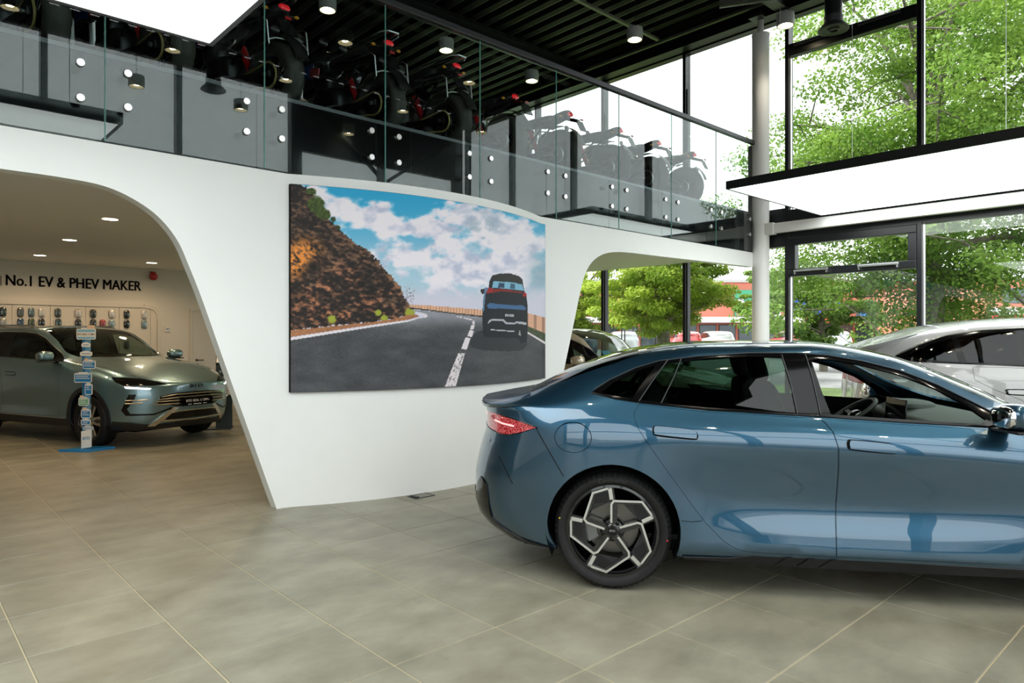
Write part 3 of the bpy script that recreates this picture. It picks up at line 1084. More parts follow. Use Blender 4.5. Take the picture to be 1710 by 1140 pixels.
def mirror(root, x, y, z, m, side):
    a = MB().ellipsoid((x, y, z), (.085, 0, 0), (.02, side * .115, 0), (0, 0, .072), 20, 12, .75)
    s = a.build('door_mirror', m, root)
    g = MB().ellipsoid((x - .062, y - side * .003, z), (.028, 0, 0), (.004, side * .098, 0), (0, 0, .058), 16, 8, .7)
    g.build('mirror_glass', CHROME, s)
    b = MB().obox((x + .005, y - side * .10, z - .072), (.05, 0, 0), (0, .075, -.006), (0, 0, .016))
    b.build('mirror_foot', GLOSSB, s, bevel=.008)
    MB().obox((x + .012, y, z - .074), (.075, 0, 0), (.018, side * .10, 0), (0, 0, .008)).build('mirror_base', PLASTIC, s, bevel=.006)

def fastener_tube(surf, dom, r, m, name, parent, side, off=.002, closed=True):
    P, N = surf.pos(np.array(dom), off)
    P[:, 1] *= side
    return MB().tube(list(P), r, 6, closed).build(name, m, parent)
# ------------------------------------------------------------------ blue sedan (nearest car)
def make_sedan():
    hd = np.array([0.62115, -0.78369])
    root = thing('sedan_car', 'metallic blue fastback sedan in the foreground with black five spoke wheels', 'car', (3.892, 3.151, 0), math.atan2(hd[1], hd[0]))
    BODY = paint('indigo_blue_paint', (0.026, 0.090, 0.158), metal=.85, rough=.34)
    X = [-.95, -.80, -.60, -.40, -.13, .18, .55, 1.18, 1.60, 2.10, 2.45, 2.90, 3.40, 3.82]
    keys = [
        (X, [.80, .82, .85, .88, .895, .895, .895, .895, .895, .895, .89, .87, .84, .78], [.25, .24, .23, .225, .215, .21, .21, .21, .21, .21, .21, .20, .19, .19]),
        (X, [.84, .86, .885, .905, .915, .918, .922, .924, .924, .922, .915, .905, .875, .80], [.32, .31, .30, .29, .28, .27, .275, .28, .28, .28, .27, .26, .25, .25]),
        (X, [.86, .885, .905, .925, .935, .932, .916, .914, .914, .914, .915, .925, .90, .81], [.46, .46, .45, .44, .42, .41, .375, .37, .37, .38, .39, .40, .38, .36]),
        (X, [.86, .885, .91, .935, .945, .942, .905, .888, .888, .895, .915, .935, .905, .82], [.64, .64, .64, .64, .63, .62, .56, .535, .535, .54, .55, .56, .52, .48]),
        (X, [.85, .875, .902, .930, .940, .940, .940, .940, .940, .938, .936, .93, .89, .80], [.84, .85, .87, .89, .89, .89, .882, .868, .852, .825, .795, .755, .68, .60]),
        (X, [.83, .853, .880, .906, .915, .917, .919, .921, .921, .916, .908, .89, .85, .75], [.965, .975, .99, 1.0, .998, .985, .968, .948, .928, .898, .868, .835, .765, .66]),
        (X, [.822, .845, .871, .895, .902, .903, .904, .906, .906, .902, .894, .872, .835, .735], [.978, .989, 1.005, 1.018, 1.017, 1.004, .987, .967, .946, .916, .884, .849, .778, .672]),
        (X, [.795, .82, .85, .868, .862, .852, .848, .845, .845, .842, .835, .80, .76, .66], [1.015, 1.03, 1.05, 1.07, 1.085, 1.08, 1.06, 1.034, 1.012, .988, .945, .90, .82, .70]),
        (X, [.77, .79, .80, .80, .79, .795, .79, .785, .785, .80, .78, .70, .66, .56], [1.035, 1.052, 1.085, 1.12, 1.165, 1.175, 1.17, 1.16, 1.13, 1.035, .985, .93, .845, .715]),
        (X, [.74, .745, .74, .725, .695, .675, .665, .66, .665, .70, .68, .56, .52, .44], [1.05, 1.068, 1.105, 1.16, 1.245, 1.32, 1.385, 1.398, 1.325, 1.10, 1.02, .95, .86, .725]),
        (X, [.66, .665, .65, .62, .585, .56, .545, .54, .545, .57, .54, .40, .36, .30], [1.062, 1.08, 1.118, 1.195, 1.30, 1.385, 1.437, 1.445, 1.385, 1.195, 1.05, .962, .87, .73]),
        (X, [.33, .33, .33, .32, .30, .29, .28, .28, .28, .29, .27, .20, .18, .15], [1.07, 1.095, 1.13, 1.225, 1.335, 1.418, 1.458, 1.466, 1.415, 1.245, 1.075, .97, .876, .734]),
        (X, [0] * 14, [1.075, 1.10, 1.135, 1.235, 1.345, 1.428, 1.464, 1.472, 1.425, 1.262, 1.085, .974, .88, .736]),
    ]
    rear = (-.22, 1.40, ([.15, .24, .32, .41, .58, .68, .80, .90, .99, 1.045, 1.07, 1.2], [-.70, -.80, -.905, -.945, -.95, -.935, -.905, -.875, -.875, -.90, -.925, -.93]), 3.1)
    front = (3.05, 1.45, ([.15, .3, .5, .65, .8, 1.2], [3.74, 3.82, 3.86, 3.80, 3.70, 3.6]), 2.6)
    S = CarSurf(keys, rear, front)
    tC = S.K - 1
    # outline of half body incl. wheel arches
    AR, az = .392, .355
    def archpts(cx):
        a0 = math.asin((.222 - az) / AR)
        return arc_pts(cx, az, AR, math.pi - a0, a0, 28)
    low = []
    for q in np.linspace(S.smin, -.41, 14): low.append((q, 0.0))
    for p in archpts(0.0): low.append((p[0], float(S.w_of_z(p[0], p[1]))))
    for q in np.linspace(.41, 2.51, 30): low.append((q, 0.0))
    for p in archpts(2.92): low.append((p[0], float(S.w_of_z(p[0], p[1]))))
    for q in np.linspace(3.33, S.smax, 14): low.append((q, 0.0))
    outer = low + [(S.smax, S.wmax), (S.smin, S.wmax)]
    belt = [(-.128, 1.152), (.02, 1.122), (.184, 1.10), (.547, 1.066), (1.178, 1.037), (1.592, 1.014), (2.10, .992)]
    top = [(2.15, 1.045), (2.041, 1.116), (1.85, 1.218), (1.655, 1.296), (1.458, 1.348), (1.257, 1.383), (1.088, 1.395), (.813, 1.394), (.496, 1.372), (.28, 1.344), (.135, 1.300), (-.02, 1.228), (-.11, 1.172)]
    dlo = S.poly(belt + top, 'sz', .03)
    rdoor = S.poly([(.155, 1.092)] + [(.36, 1.070), (.547, 1.054), (.90, 1.038), (1.170, 1.025), (1.195, 1.0), (1.222, .955), (1.243, .87), (1.248, .75), (1.246, .598), (1.240, .42), (1.236, .262), (.90, .264), (.76, .268), (.70, .280), (.634, .318), (.535, .415), (.45, .525), (.367, .642), (.28, .763), (.198, .880), (.150, .955), (.130, 1.0), (.126, 1.045)], 'sz', .03)
    fdoor = S.poly([(1.1715, 1.024), (1.6, 1.002), (2.02, .982), (2.20, .962), (2.27, .86), (2.285, .70), (2.28, .5), (2.25, .262), (1.2372, .262), (1.2412, .42), (1.2472, .598), (1.2492, .75), (1.2442, .87), (1.2232, .955), (1.1962, 1.0)], 'sz', .03)
    ws = S.poly([(1.40, tC), (1.42, tC - 1.0), (1.50, tC - 1.9), (1.72, tC - 2.35), (2.05, tC - 2.5), (2.40, tC - 2.6), (2.58, tC - 2.3), (2.70, tC - 1.2), (2.74, tC)], 'st', .05)
    rw = S.poly([(-.60, tC), (-.58, tC - 1.2), (-.52, tC - 2.2), (-.30, tC - 2.45), (0.0, tC - 2.35), (.22, tC - 2.0), (.32, tC - 1.0), (.34, tC)], 'st', .05)
    lampd = S.poly([(-.441, .948), (-.52, .972), (-.62, .992), (-.74, 1.008)], 'xz', .03, closed=False)
    a = lambda q: S.rc - S.rA * q
    lampd = lampd[:] + [(a(.75), float(S.w_of_z(a(.75), 1.0))), (a(.96), float(S.w_of_z(a(.96), .995))), (a(.96), float(S.w_of_z(a(.96), .945))), (a(.75), float(S.w_of_z(a(.75), .925)))]
    lampd += S.poly([(-.745, .893), (-.70, .884), (-.64, .886), (-.55, .908)], 'xz', .03, closed=False)
    flap = S.poly([(-.229 + .110 * math.cos(q), .899 + .090 * math.sin(q)) for q in np.linspace(0, 2 * math.pi, 40, endpoint=False)], 'xz', .02)
    eps = lambda P: [(min(max(p[0], S.smin + .004), S.smax - .004), min(p[1], S.wmax - .0)) for p in P]
    # windscreens meet the centre line: carve them out of the outer loop by making body in three pieces
    wsx = [p for p in ws]
    rwx = [p for p in rw]
    outer2 = low + [(S.smax, S.wmax), (2.74, S.wmax)] + [p for p in ws[::-1] if 1.402 < p[0] and p[1] < S.wmax - 1e-4] + [(1.40, S.wmax), (.34, S.wmax)] + [p for p in rw[::-1] if p[1] < S.wmax - 1e-4] + [(-.60, S.wmax), (S.smin, S.wmax)]
    S.panel('body_shell', outer2, [dlo, rdoor, fdoor, lampd, flap], BODY, root, step=.045, bstep=.02, flange=.016)
    S.panel('rear_door', S.inset(rdoor, .0025), [], BODY, root, step=.04, bstep=.02, flange=.02)
    fd = S.panel('front_door', S.inset(fdoor, .0025), [], BODY, root, step=.04, bstep=.02, flange=.02)
    S.panel('fuel_flap', S.inset(flap, .004), [], BODY, root, step=.03, bstep=.012, flange=.012)
    # dark backing added behind the shut lines to block light through the gaps
    S.panel('gap_backing', S.inset(rdoor, -.03), [], BLACKM, root, step=.08, off=-.022, flange=0)
    S.panel('gap_backing', S.inset(fdoor, -.03), [], BLACKM, root, step=.08, off=-.022, flange=0)
    S.panel('gap_backing', S.inset(flap, -.02), [], BLACKM, root, step=.05, off=-.018, flange=0)
    S.panel('gap_backing', S.inset(lampd, -.02), [], BLACKM, root, step=.05, off=-.03, flange=0)
    # glazing
    DARKG = thin_glass('privacy_glass', (0.15, 0.235, 0.19), 1.0, ior=1.5)
    CLEARG = thin_glass('car_side_glass', (0.50, 0.60, 0.56), 1.0, ior=1.5)
    q1 = S.poly([(-.070, 1.158), (.02, 1.139), (.115, 1.125), (.185, 1.225), (.262, 1.322), (.20, 1.308), (.13, 1.282), (.0, 1.218)], 'sz', .02)
    q2 = S.poly([(.150, 1.120), (.35, 1.096), (.55, 1.080), (1.045, 1.058), (1.035, 1.20), (1.0, 1.372), (.8, 1.378), (.5, 1.356), (.335, 1.338), (.245, 1.25)], 'sz', .02)
    q3 = S.poly([(1.235, 1.050), (1.6, 1.030), (2.02, 1.010), (2.055, 1.035), (1.98, 1.112), (1.84, 1.196), (1.65, 1.274), (1.455, 1.326), (1.30, 1.356), (1.19, 1.362), (1.165, 1.35), (1.175, 1.30), (1.20, 1.18)], 'sz', .02)
    S.panel('window_trim', S.inset(dlo, .004), [q1, q2, q3], GLOSSB, root, step=.05, bstep=.02, off=-.004, flange=.012)
    S.panel('quarter_glass', q1, [], DARKG, root, step=.06, bstep=.03, off=-.007, flange=0)
    S.panel('rear_side_glass', q2, [], DARKG, root, step=.06, bstep=.03, off=-.007, flange=0)
    S.panel('windscreen', S.inset(ws, .0), [], CLEARG, root, step=.08, off=-.003, flange=0)
    S.panel('rear_screen', S.inset(rw, .0), [], thin_glass('rear_screen_glass', (.10, .14, .12), 1.0, ior=1.55), root, step=.08, off=-.003, flange=0)
    for sd in (-1, 1):
        fastener_tube(S, S.poly(top[::-1], 'sz', .03, closed=False), .0032, GREYM, 'window_molding', root, sd, .001, False)
        fastener_tube(S, S.poly(belt, 'sz', .04, closed=False), .006, GLOSSB, 'belt_molding', root, sd, .002, False)
        for pa in ([(.335, 1.352), (.24, 1.23), (.142, 1.09)], [(.415, 1.362), (.36, 1.24), (.285, 1.10)], [(1.135, 1.39), (1.16, 1.22), (1.178, 1.045)], [(1.0, 1.385), (1.035, 1.2), (1.05, 1.05)]):
            fastener_tube(S, S.poly(pa, 'sz', .05, closed=False), .0035, GREYM, 'window_divider', root, sd, .001, False)
    # tail lamps
    LENS = mat('red_lamp_lens', (0.42, 0.012, 0.02), .12, coat=1.0, emit=(1, .03, .05), es=.06)
    n, l, b = nt(LENS)
    vo = n.new('ShaderNodeTexVoronoi'); vo.inputs['Scale'].default_value = 150
    tc = n.new('ShaderNodeTexCoord'); l.new(tc.outputs['Object'], vo.inputs['Vector'])
    rp = n.new('ShaderNodeValToRGB')
    rp.color_ramp.elements[0].position, rp.color_ramp.elements[0].color = .2, (.95, .30, .32, 1)
    rp.color_ramp.elements[1].position, rp.color_ramp.elements[1].color = .5, (.22, .005, .010, 1)
    l.new(vo.outputs['Distance'], rp.inputs['Fac']); l.new(rp.outputs['Color'], b.inputs['Base Color'])
    tl = S.panel('tail_lamp', S.inset(lampd, .003), [], LENS, root, step=.03, bstep=.015, off=-.003, flange=.02)
    for sd, o in zip((-1, 1), tl):
        fastener_tube(S, S.inset(lampd, .001), .004, GLOSSB, 'lamp_rim', o, sd, -.002)
        line = S.poly([(-.60, .945), (-.68, .952), (-.735, .962)], 'xz', .02, closed=False) + [(a(.75), float(S.w_of_z(a(.75), .966))), (a(.95), float(S.w_of_z(a(.95), .97)))]
        fastener_tube(S, line, .006, mat('lamp_light_bar', (.9, .4, .4), .2, emit=(1, .45, .45), es=.6), 'light_bar', o, sd, .0, False)
    # spoiler lip
    for sd in (-1, 1):
        dom = [(a(q), float(S.w_of_t(7.9))) for q in np.linspace(.30, .998, 26)]
    P1, _ = S.pos(np.array([(a(q), float(S.w_of_t(7.35))) for q in np.linspace(.22, .998, 30)]), .004)
    P2, _ = S.pos(np.array([(a(q), float(S.w_of_t(9.4))) for q in np.linspace(.22, .998, 30)]), .004)
    sp = MB()
    rows = []
    for i in range(30):
        g = math.sin(min(1, i / 12) * math.pi / 2)
        A, B = P1[i], P2[i]
        tip = A + np.array([-.022 * g, 0, .024 * g]) * 1.0
        tip[1] = A[1] + .004 * g
        rows.append([A, A + (tip - A) * .6 + np.array([-.004 * g, 0, -.004]), tip, tip * .75 + B * .25 + np.array([0, 0, .008 * g]), tip * .4 + B * .6 + np.array([0, 0, .002]), B])
    vs = []
    for sd in (-1, 1):
        rr = rows if sd == -1 else rows
        base = len(sp.v)
        for r in rr:
            for p in r: sp.v.append((float(p[0]), float(p[1] * sd), float(p[2])))
        for i in range(29):
            for k in range(5):
                q = (base + i * 6 + k, base + i * 6 + k + 1, base + (i + 1) * 6 + k + 1, base + (i + 1) * 6 + k)
                sp.f.append(q if sd == 1 else q[::-1]); sp.m.append(0)
    sp.build('tail_spoiler', BODY, root, smooth=50)
    # bumper lower black part and reflective vent blade
    lo = [(a(q), 0.0) for q in np.linspace(.10, .998, 20)] + [(a(.998), float(S.w_of_z(a(.99), .50))), (a(.62), float(S.w_of_z(a(.62), .47))), (a(.50), float(S.w_of_z(a(.50), .60))), (a(.44), float(S.w_of_z(a(.44), .56))), (a(.42), float(S.w_of_z(a(.42), .36))), (a(.30), float(S.w_of_z(a(.30), .262)))]
    S.panel('rear_diffuser', lo, [], GLOSSB, root, step=.04, bstep=.02, off=.006, flange=.012)
    pd = S.poly([(a(.30), .80), (a(.44), .62), (a(.56), .66), (a(.60), .74)], 'sz', .03, closed=False)
    for sd in (-1, 1):
        fastener_tube(S, S.poly([(-.70, .755), (-.66, .70), (-.60, .60)], 'xz', .03, closed=False), .004, GLOSSB, 'bumper_crease', root, sd, -.001, False)
        fastener_tube(S, S.poly([(-.452, .945), (-.40, .86), (-.33, .745), (-.285, .668)], 'xz', .03, closed=False), .0028, BLACKM, 'bumper_joint', root, sd, 0.0, False)
        fastener_tube(S, S.poly([(.395, .43), (.46, .425), (.51, .432)], 'sz', .03, closed=False), .002, BLACKM, 'sill_joint', root, sd, 0.0, False)
    # sill with fins
    for sd in (-1, 1):
        yb = .900 * sd
        sl = MB()
        pr = [(.40, .205), (.40, .222), (.66, .228), (.80, .250), (.98, .262), (1.15, .256), (1.45, .248), (2.48, .238), (2.50, .190), (1.2, .185), (.75, .195)]
        sl.prism([(px_, yb - .03 * sd, z) for px_, z in pr], (0, .042 * sd, 0))
        so_ = sl.build('side_skirt', GLOSSB, root, smooth=0, bevel=.004)
        for fx in (.93, 1.05, 1.17):
            MB().prism([(fx - .02, yb + .012 * sd, .200), (fx + .05, yb + .012 * sd, .248), (fx + .075, yb + .012 * sd, .246), (fx + .0, yb + .012 * sd, .196)], (0, .010 * sd, 0)).build('skirt_fin', GLOSSB, so_, smooth=0)
    # handles
    for sd in (-1, 1):
        for hx, hz in ((.358, .937), (1.416, .883)):
            L = .235 / 2
            sl = -.08
            pl = lambda g: [(hx + dx, hz + dz + sl * dx) for dx, dz in [(-L - g, -.012), (-L - g * .6, .015 + g), (-L + .03, .022 + g), (L - .03, .022 + g), (L + g, .008), (L + g, -.012 - g * .6), (L - .02, -.020 - g), (-L + .02, -.020 - g)]]
            S.panel('handle_shade', S.poly(pl(.009), 'sz', .02, curve=3), [], BLACKM, root, sides=(sd,), step=.03, bstep=.012, off=.0008, flange=0)  # flat black patch, paints the shade around and under the handle
            S.panel('door_handle', S.poly(pl(0), 'sz', .02, curve=3), [], BODY, root, sides=(sd,), step=.03, bstep=.012, off=.027, flange=.028)
    for sd in (-1, 1):
        mirror(root, 2.10, 1.02 * sd, 1.068, BODY, sd)
    # rear badge lettering on the tailgate
    # wheel housings
    for cx in (0, 2.92):
        for sd in (-1, 1):
            hb = MB()
            n_ = 24
            vs = [(cx + (AR + .004) * math.cos(q), yy * sd, az + (AR + .004) * math.sin(q)) for yy in (.905, .50) for q in np.linspace(-.45, math.pi + .45, n_ + 1)]
            hb.add(vs, [(k, k + 1, n_ + 2 + k, n_ + 1 + k) for k in range(n_)])
            hb.add([(cx, .50 * sd, az)] + vs[n_ + 1:], [(0, k + 1, k + 2) for k in range(n_)])
            hb.build('wheel_housing', BLACKM, root)
    MB().box(-.55, 3.5, -.70, .70, .19, .26).build('underbody', BLACKM, root, smooth=0)
    for cx, nm in ((0, 'rear_wheel'), (2.92, 'front_wheel')):
        for sd in (-1, 1):
            w = wheel(root, cx, sd * .79, .346, .267, .235, sd, 'turbine', sd < 0 and cx == 0, name=nm)
            if sd < 0:
                me = text_mesh('Continental', .034, .0008, 'CENTER', 0, 1.05)
                for v in me.vertices:
                    r0 = .267 + (.346 - .267) * .45 + v.co.y
                    an = math.pi / 2 - v.co.x / .31
                    v.co = (r0 * math.cos(an), -.1235 - v.co.z, r0 * math.sin(an))
                me.materials.clear(); me.materials.append(TYRETXT)
                link('tyre_lettering', me, w)
                for an, cm in ((math.pi * .93, 'yellow'), (-.12, 'red')):
                    MB().lathe([(.0, -.1245), (.005, -.1242), (.005, -.12)], (.318 * math.cos(an), 0, .318 * math.sin(an)), (0, 1, 0), 10).build('balance_dot', mat('dot_' + cm, (.6, .4, .02) if cm == 'yellow' else (.6, .02, .03), .5), w)
    cabin(root, .1, 2.5, 2.02, 1.0, .74, .27, (1.32, .62), .94)
    MB().box(-.55, .15, -.66, .66, .98, 1.02).build('parcel_shelf', CABIN, root, smooth=0)
    return root
make_sedan()
# ------------------------------------------------------------------ SUVs
def suv_surf(coupe=0.0, steep=False):
    X = [-1.05, -.85, -.60, -.30, 0, .50, 1.0, 1.35, 1.65, 1.95, 2.30, 2.765, 3.20, 3.55, 3.78]
    n = len(X)
    c = coupe
    keys = [
        (X, [.80, .83, .85, .86, .865, .865, .865, .865, .865, .865, .865, .86, .84, .82, .78], [.30, .28, .27, .265, .26, .255, .255, .255, .255, .255, .255, .255, .25, .25, .25]),
        (X, [.84, .87, .89, .905, .915, .915, .912, .912, .912, .912, .915, .915, .90, .86, .80], [.38, .37, .36, .355, .35, .35, .35, .35, .35, .35, .35, .35, .34, .33, .33]),
        (X, [.86, .89, .91, .925, .93, .915, .905, .905, .905, .91, .92, .93, .91, .87, .81], [.52, .52, .52, .52, .51, .50, .50, .50, .50, .50, .50, .50, .48, .46, .46]),
        (X, [.86, .89, .915, .935, .94, .935, .93, .93, .93, .93, .935, .94, .915, .875, .82], [.70, .70, .70, .70, .70, .70, .70, .70, .69, .69, .68, .67, .64, .60, .58]),
        (X, [.84, .875, .905, .93, .945, .946, .946, .945, .944, .943, .942, .94, .91, .87, .81], [.90, .90, .90, .90, .90, .90, .89, .88, .87, .86, .85, .83, .79, .74, .70]),
        (X, [.82, .855, .89, .918, .932, .935, .935, .934, .933, .930, .925, .91, .88, .84, .78], [1.05, 1.06, 1.07, 1.075, 1.075, 1.07, 1.06, 1.045, 1.03, 1.015, 1.0, .97, .92, .86, .80]),
        (X, [.775, .81, .84, .86, .872, .875, .875, .875, .873, .87, .85, .82, .78, .72, .66], [1.20, 1.215, 1.225, 1.228, 1.226, 1.216, 1.205, 1.195, 1.185, 1.17, 1.135, 1.085, 1.02, .935, .845]),
        (X, [.73, .76, .785, .80, .81, .815, .815, .81, .80, .80, .76, .70, .66, .60, .54], [1.31 - .02 * c, 1.35 - .02 * c, 1.38, 1.40, 1.41, 1.41, 1.40, 1.38, 1.32, 1.215, 1.16, 1.11, 1.045, .955, .86]),
        (X, [.68, .70, .715, .72, .725, .725, .72, .715, .72, .74, .62, .56, .52, .46, .40], [1.42 - .10 * c, 1.49 - .10 * c, 1.545 - .07 * c, 1.585 - .04 * c, 1.605 - .02 * c, 1.615, 1.605, 1.56, 1.44, 1.26, 1.185, 1.13, 1.06, .965, .865]),
        (X, [.62, .64, .645, .645, .645, .64, .635, .625, .62, .62, .50, .42, .38, .34, .30], [1.47 - .11 * c, 1.54 - .11 * c, 1.595 - .08 * c, 1.63 - .05 * c, 1.648 - .02 * c, 1.655, 1.645, 1.605, 1.50, 1.345, 1.205, 1.142, 1.07, .973, .868]),
        (X, [.32, .33, .33, .33, .33, .32, .32, .31, .31, .31, .26, .22, .20, .18, .15], [1.495 - .12 * c, 1.57 - .12 * c, 1.625 - .09 * c, 1.662 - .05 * c, 1.678 - .02 * c, 1.688, 1.68, 1.64, 1.545, 1.40, 1.218, 1.15, 1.075, .978, .870]),
        (X, [0] * n, [1.50 - .12 * c, 1.575 - .12 * c, 1.63 - .09 * c, 1.668 - .05 * c, 1.684 - .02 * c, 1.694, 1.687, 1.65, 1.56, 1.42, 1.228, 1.152, 1.077, .98, .871]),
    ]
    if steep:
        for k_, vals in ((7, (1.43, 1.37, 1.235)), (8, (1.60, 1.52, 1.27)), (9, (1.645, 1.575, 1.33)), (10, (1.68, 1.61, 1.37)), (11, (1.687, 1.618, 1.38))):
            for i_, v_ in zip((7, 8, 9), vals): keys[k_][2][i_] = v_
    rear = (-.35, 1.35, ([.2, .30, .45, .70, .95, 1.1, 1.2, 1.35, 1.5, 1.7], [-.80, -.95, -1.03, -1.05, -1.04, -1.03, -1.0, -.92, -.93, -.93]), 3.4)
    front = (3.0, 1.40, ([.2, .35, .5, .7, .84, .92, 1.0, 1.1, 1.3], [3.60, 3.72, 3.76, 3.78, 3.775, 3.73, 3.66, 3.58, 3.5]), 2.7)
    return CarSurf(keys, rear, front)

def make_suv(name, label, loc, ang, col, S, det=None, rim='five', scale=1.0, tint=(0.05, 0.065, 0.06), flap=False, roof_dark=False, zs=1.0):
    det = det or {}
    root = thing(name, label, 'car', (loc[0], loc[1], 0), ang)
    root.scale = (scale, scale, scale * zs)
    BODY = col
    st = .07
    tC = S.K - 1
    WB = 2.765
    AR, az = .405, .36
    low = []
    def archpts(cx, r):
        a0 = math.asin((.27 - az) / r)
        return arc_pts(cx, az, r, math.pi - a0, a0, 20)
    def sill(a, b_, n): return [(q, 0.0) for q in np.linspace(a, b_, n)]
    def sw(pts): return [(p[0], float(S.w_of_z(p[0], p[1]))) for p in pts]
    xr = AR * .99
    low = sill(S.smin, -xr - .03, 10) + sw(archpts(0, AR)) + sill(xr + .03, WB - xr - .03, 16) + sw(archpts(WB, AR)) + sill(WB + xr + .03, S.smax, 10)
    belt = [(-.80, 1.30), (-.60, 1.262), (0, 1.242), (.65, 1.216), (1.33, 1.196), (1.66, 1.188), (2.10, 1.166)]
    top = [(2.03, 1.205), (1.72, 1.372), (1.5, 1.492), (1.3, 1.556), (1.0, 1.584), (.5, 1.592), (0, 1.583), (-.30, 1.56), (-.58, 1.50), (-.76, 1.40)]
    if det.get('coupe'):
        top = top[:6] + [(0, 1.565), (-.30, 1.515), (-.58, 1.425), (-.80, 1.33)]
        belt[0] = (-.86, 1.298)
    if det.get('steep'):
        top = [(2.04, 1.205), (1.94, 1.285), (1.82, 1.39), (1.68, 1.475), (1.50, 1.545), (1.25, 1.575)] + top[4:]
    dlo = S.poly(belt + top, 'sz', .05)
    cut = [(.665, 1.19), (.70, 1.10), (.745, .98), (.765, .84), (.75, .65), (.70, .48), (.66, .385)]
    rdoor = S.poly([(-.12, 1.222), (.30, 1.212)] + [(p[0] - .0006, p[1]) for p in cut] + [(.40, .385), (.36, .44), (.42, .60), (.38, .78), (.25, .92), (.02, 1.02), (-.12, 1.10)], 'sz', .04)
    fdoor = S.poly([(p[0] + .0006, p[1]) for p in cut][::-1] + [(1.3, 1.180), (1.95, 1.155), (2.14, 1.12), (2.185, 1.01), (2.15, .80), (2.12, .60), (2.10, .385)], 'sz', .04)
    ws = [(1.42, tC), (1.43, tC - 1.0), (1.50, tC - 2.0), (1.64, tC - 2.4), (1.90, tC - 2.6), (2.14, tC - 2.75), (2.24, tC - 2.2), (2.34, tC - 1.2), (2.38, tC)] if det.get('steep') else [(1.20, tC), (1.21, tC - 1.0), (1.29, tC - 2.0), (1.50, tC - 2.4), (1.85, tC - 2.6), (2.14, tC - 2.75), (2.24, tC - 2.2), (2.34, tC - 1.2), (2.38, tC)]
    rwz = [(-.90, tC), (-.90, tC - 1.0), (-.89, tC - 2.0)]
    wsd = S.poly(ws, 'st', .06)
    outer = low + [(S.smax, S.wmax), (2.38, S.wmax)] + [p for p in wsd[::-1] if p[1] < S.wmax - 1e-4] + [(ws[0][0], S.wmax), (S.smin, S.wmax)]
    a = lambda q: S.rc - S.rA * q
    lamp = S.poly([(3.19, .963), (3.36, .960), (3.524, .945), (3.70, .905), (3.888, .857), (3.72, .846), (3.583, .850), (3.394, .850), (3.27, .90)], 'sz', .03)
    tl = S.poly([(a(.30), 1.06), (a(.45), 1.10), (a(.96), 1.10), (a(.96), 1.04), (a(.45), 1.02)], 'sz', .04)
    S.panel('body_shell', outer, [dlo, rdoor, fdoor, lamp, tl], BODY, root, step=st, bstep=.035, flange=.014)
    S.panel('rear_door', S.inset(rdoor, .003), [], BODY, root, step=st, bstep=.035)
    S.panel('front_door', S.inset(fdoor, .003), [], BODY, root, step=st, bstep=.035)
    for q in (rdoor, fdoor, lamp, tl):
        S.panel('gap_backing', S.inset(q, -.025), [], BLACKM, root, step=.12, bstep=.06, off=-.024, flange=0)  # added dark sheets, keep light from passing the panel gaps
    G1 = thin_glass('suv_privacy_glass', tint, 1.0, ior=1.5)
    G2 = thin_glass('suv_dark_front_glass', (.13, .16, .14), 1.0, ior=1.5) if det.get('coupe') else thin_glass('suv_front_glass', (0.42, 0.50, 0.46), 1.0, ior=1.5)
    if det.get('coupe'):
        q1 = S.poly([(-.74, 1.315), (-.52, 1.285), (-.22, 1.268), (-.26, 1.49), (-.50, 1.42)], 'sz', .04)
    else:
        q1 = S.poly([(-.72, 1.32), (-.52, 1.285), (-.22, 1.268), (-.28, 1.535), (-.55, 1.475), (-.69, 1.395)], 'sz', .04)
    q2 = S.poly([(-.16, 1.264), (.30, 1.246), (.62, 1.236), (.66, 1.40), (.64, 1.562), (.3, 1.562), (-.05, 1.548 if not det.get('coupe') else 1.525), (-.21, 1.528 if not det.get('coupe') else 1.49)], 'sz', .04)
    q3 = S.poly([(.80, 1.230), (1.33, 1.214), (1.66, 1.206), (1.97, 1.195), (1.70, 1.345), (1.48, 1.462), (1.29, 1.525), (1.0, 1.554), (.80, 1.562), (.79, 1.40)], 'sz', .04)
    S.panel('window_trim', S.inset(dlo, .003), [q1, q2, q3], GLOSSB, root, step=st, bstep=.04, off=-.004, flange=.01)
    for nm, q, g in (('quarter_glass', q1, G1), ('rear_side_glass', q2, G1), ('front_side_glass', q3, G2)):
        S.panel(nm, q, [], g, root, step=.1, bstep=.06, off=-.007, flange=0)
    S.panel('windscreen', wsd, [], G2, root, step=.1, bstep=.06, off=-.003, flange=0)
    rs = S.poly([(a(.50), 1.20), (a(.97), 1.20), (a(.97), 1.42), (a(.60), 1.42)], 'sz', .06)
    S.panel('rear_screen', rs, [], GLOSSB, root, step=.1, bstep=.06, off=.004, flange=0)
    S.panel('tail_lamp', S.inset(tl, .003), [], REDP, root, step=.06, off=-.002)
    S.panel('head_lamp', S.inset(lamp, .003), [], GLOSSB, root, step=.05, bstep=.02, off=-.003, flange=.02)
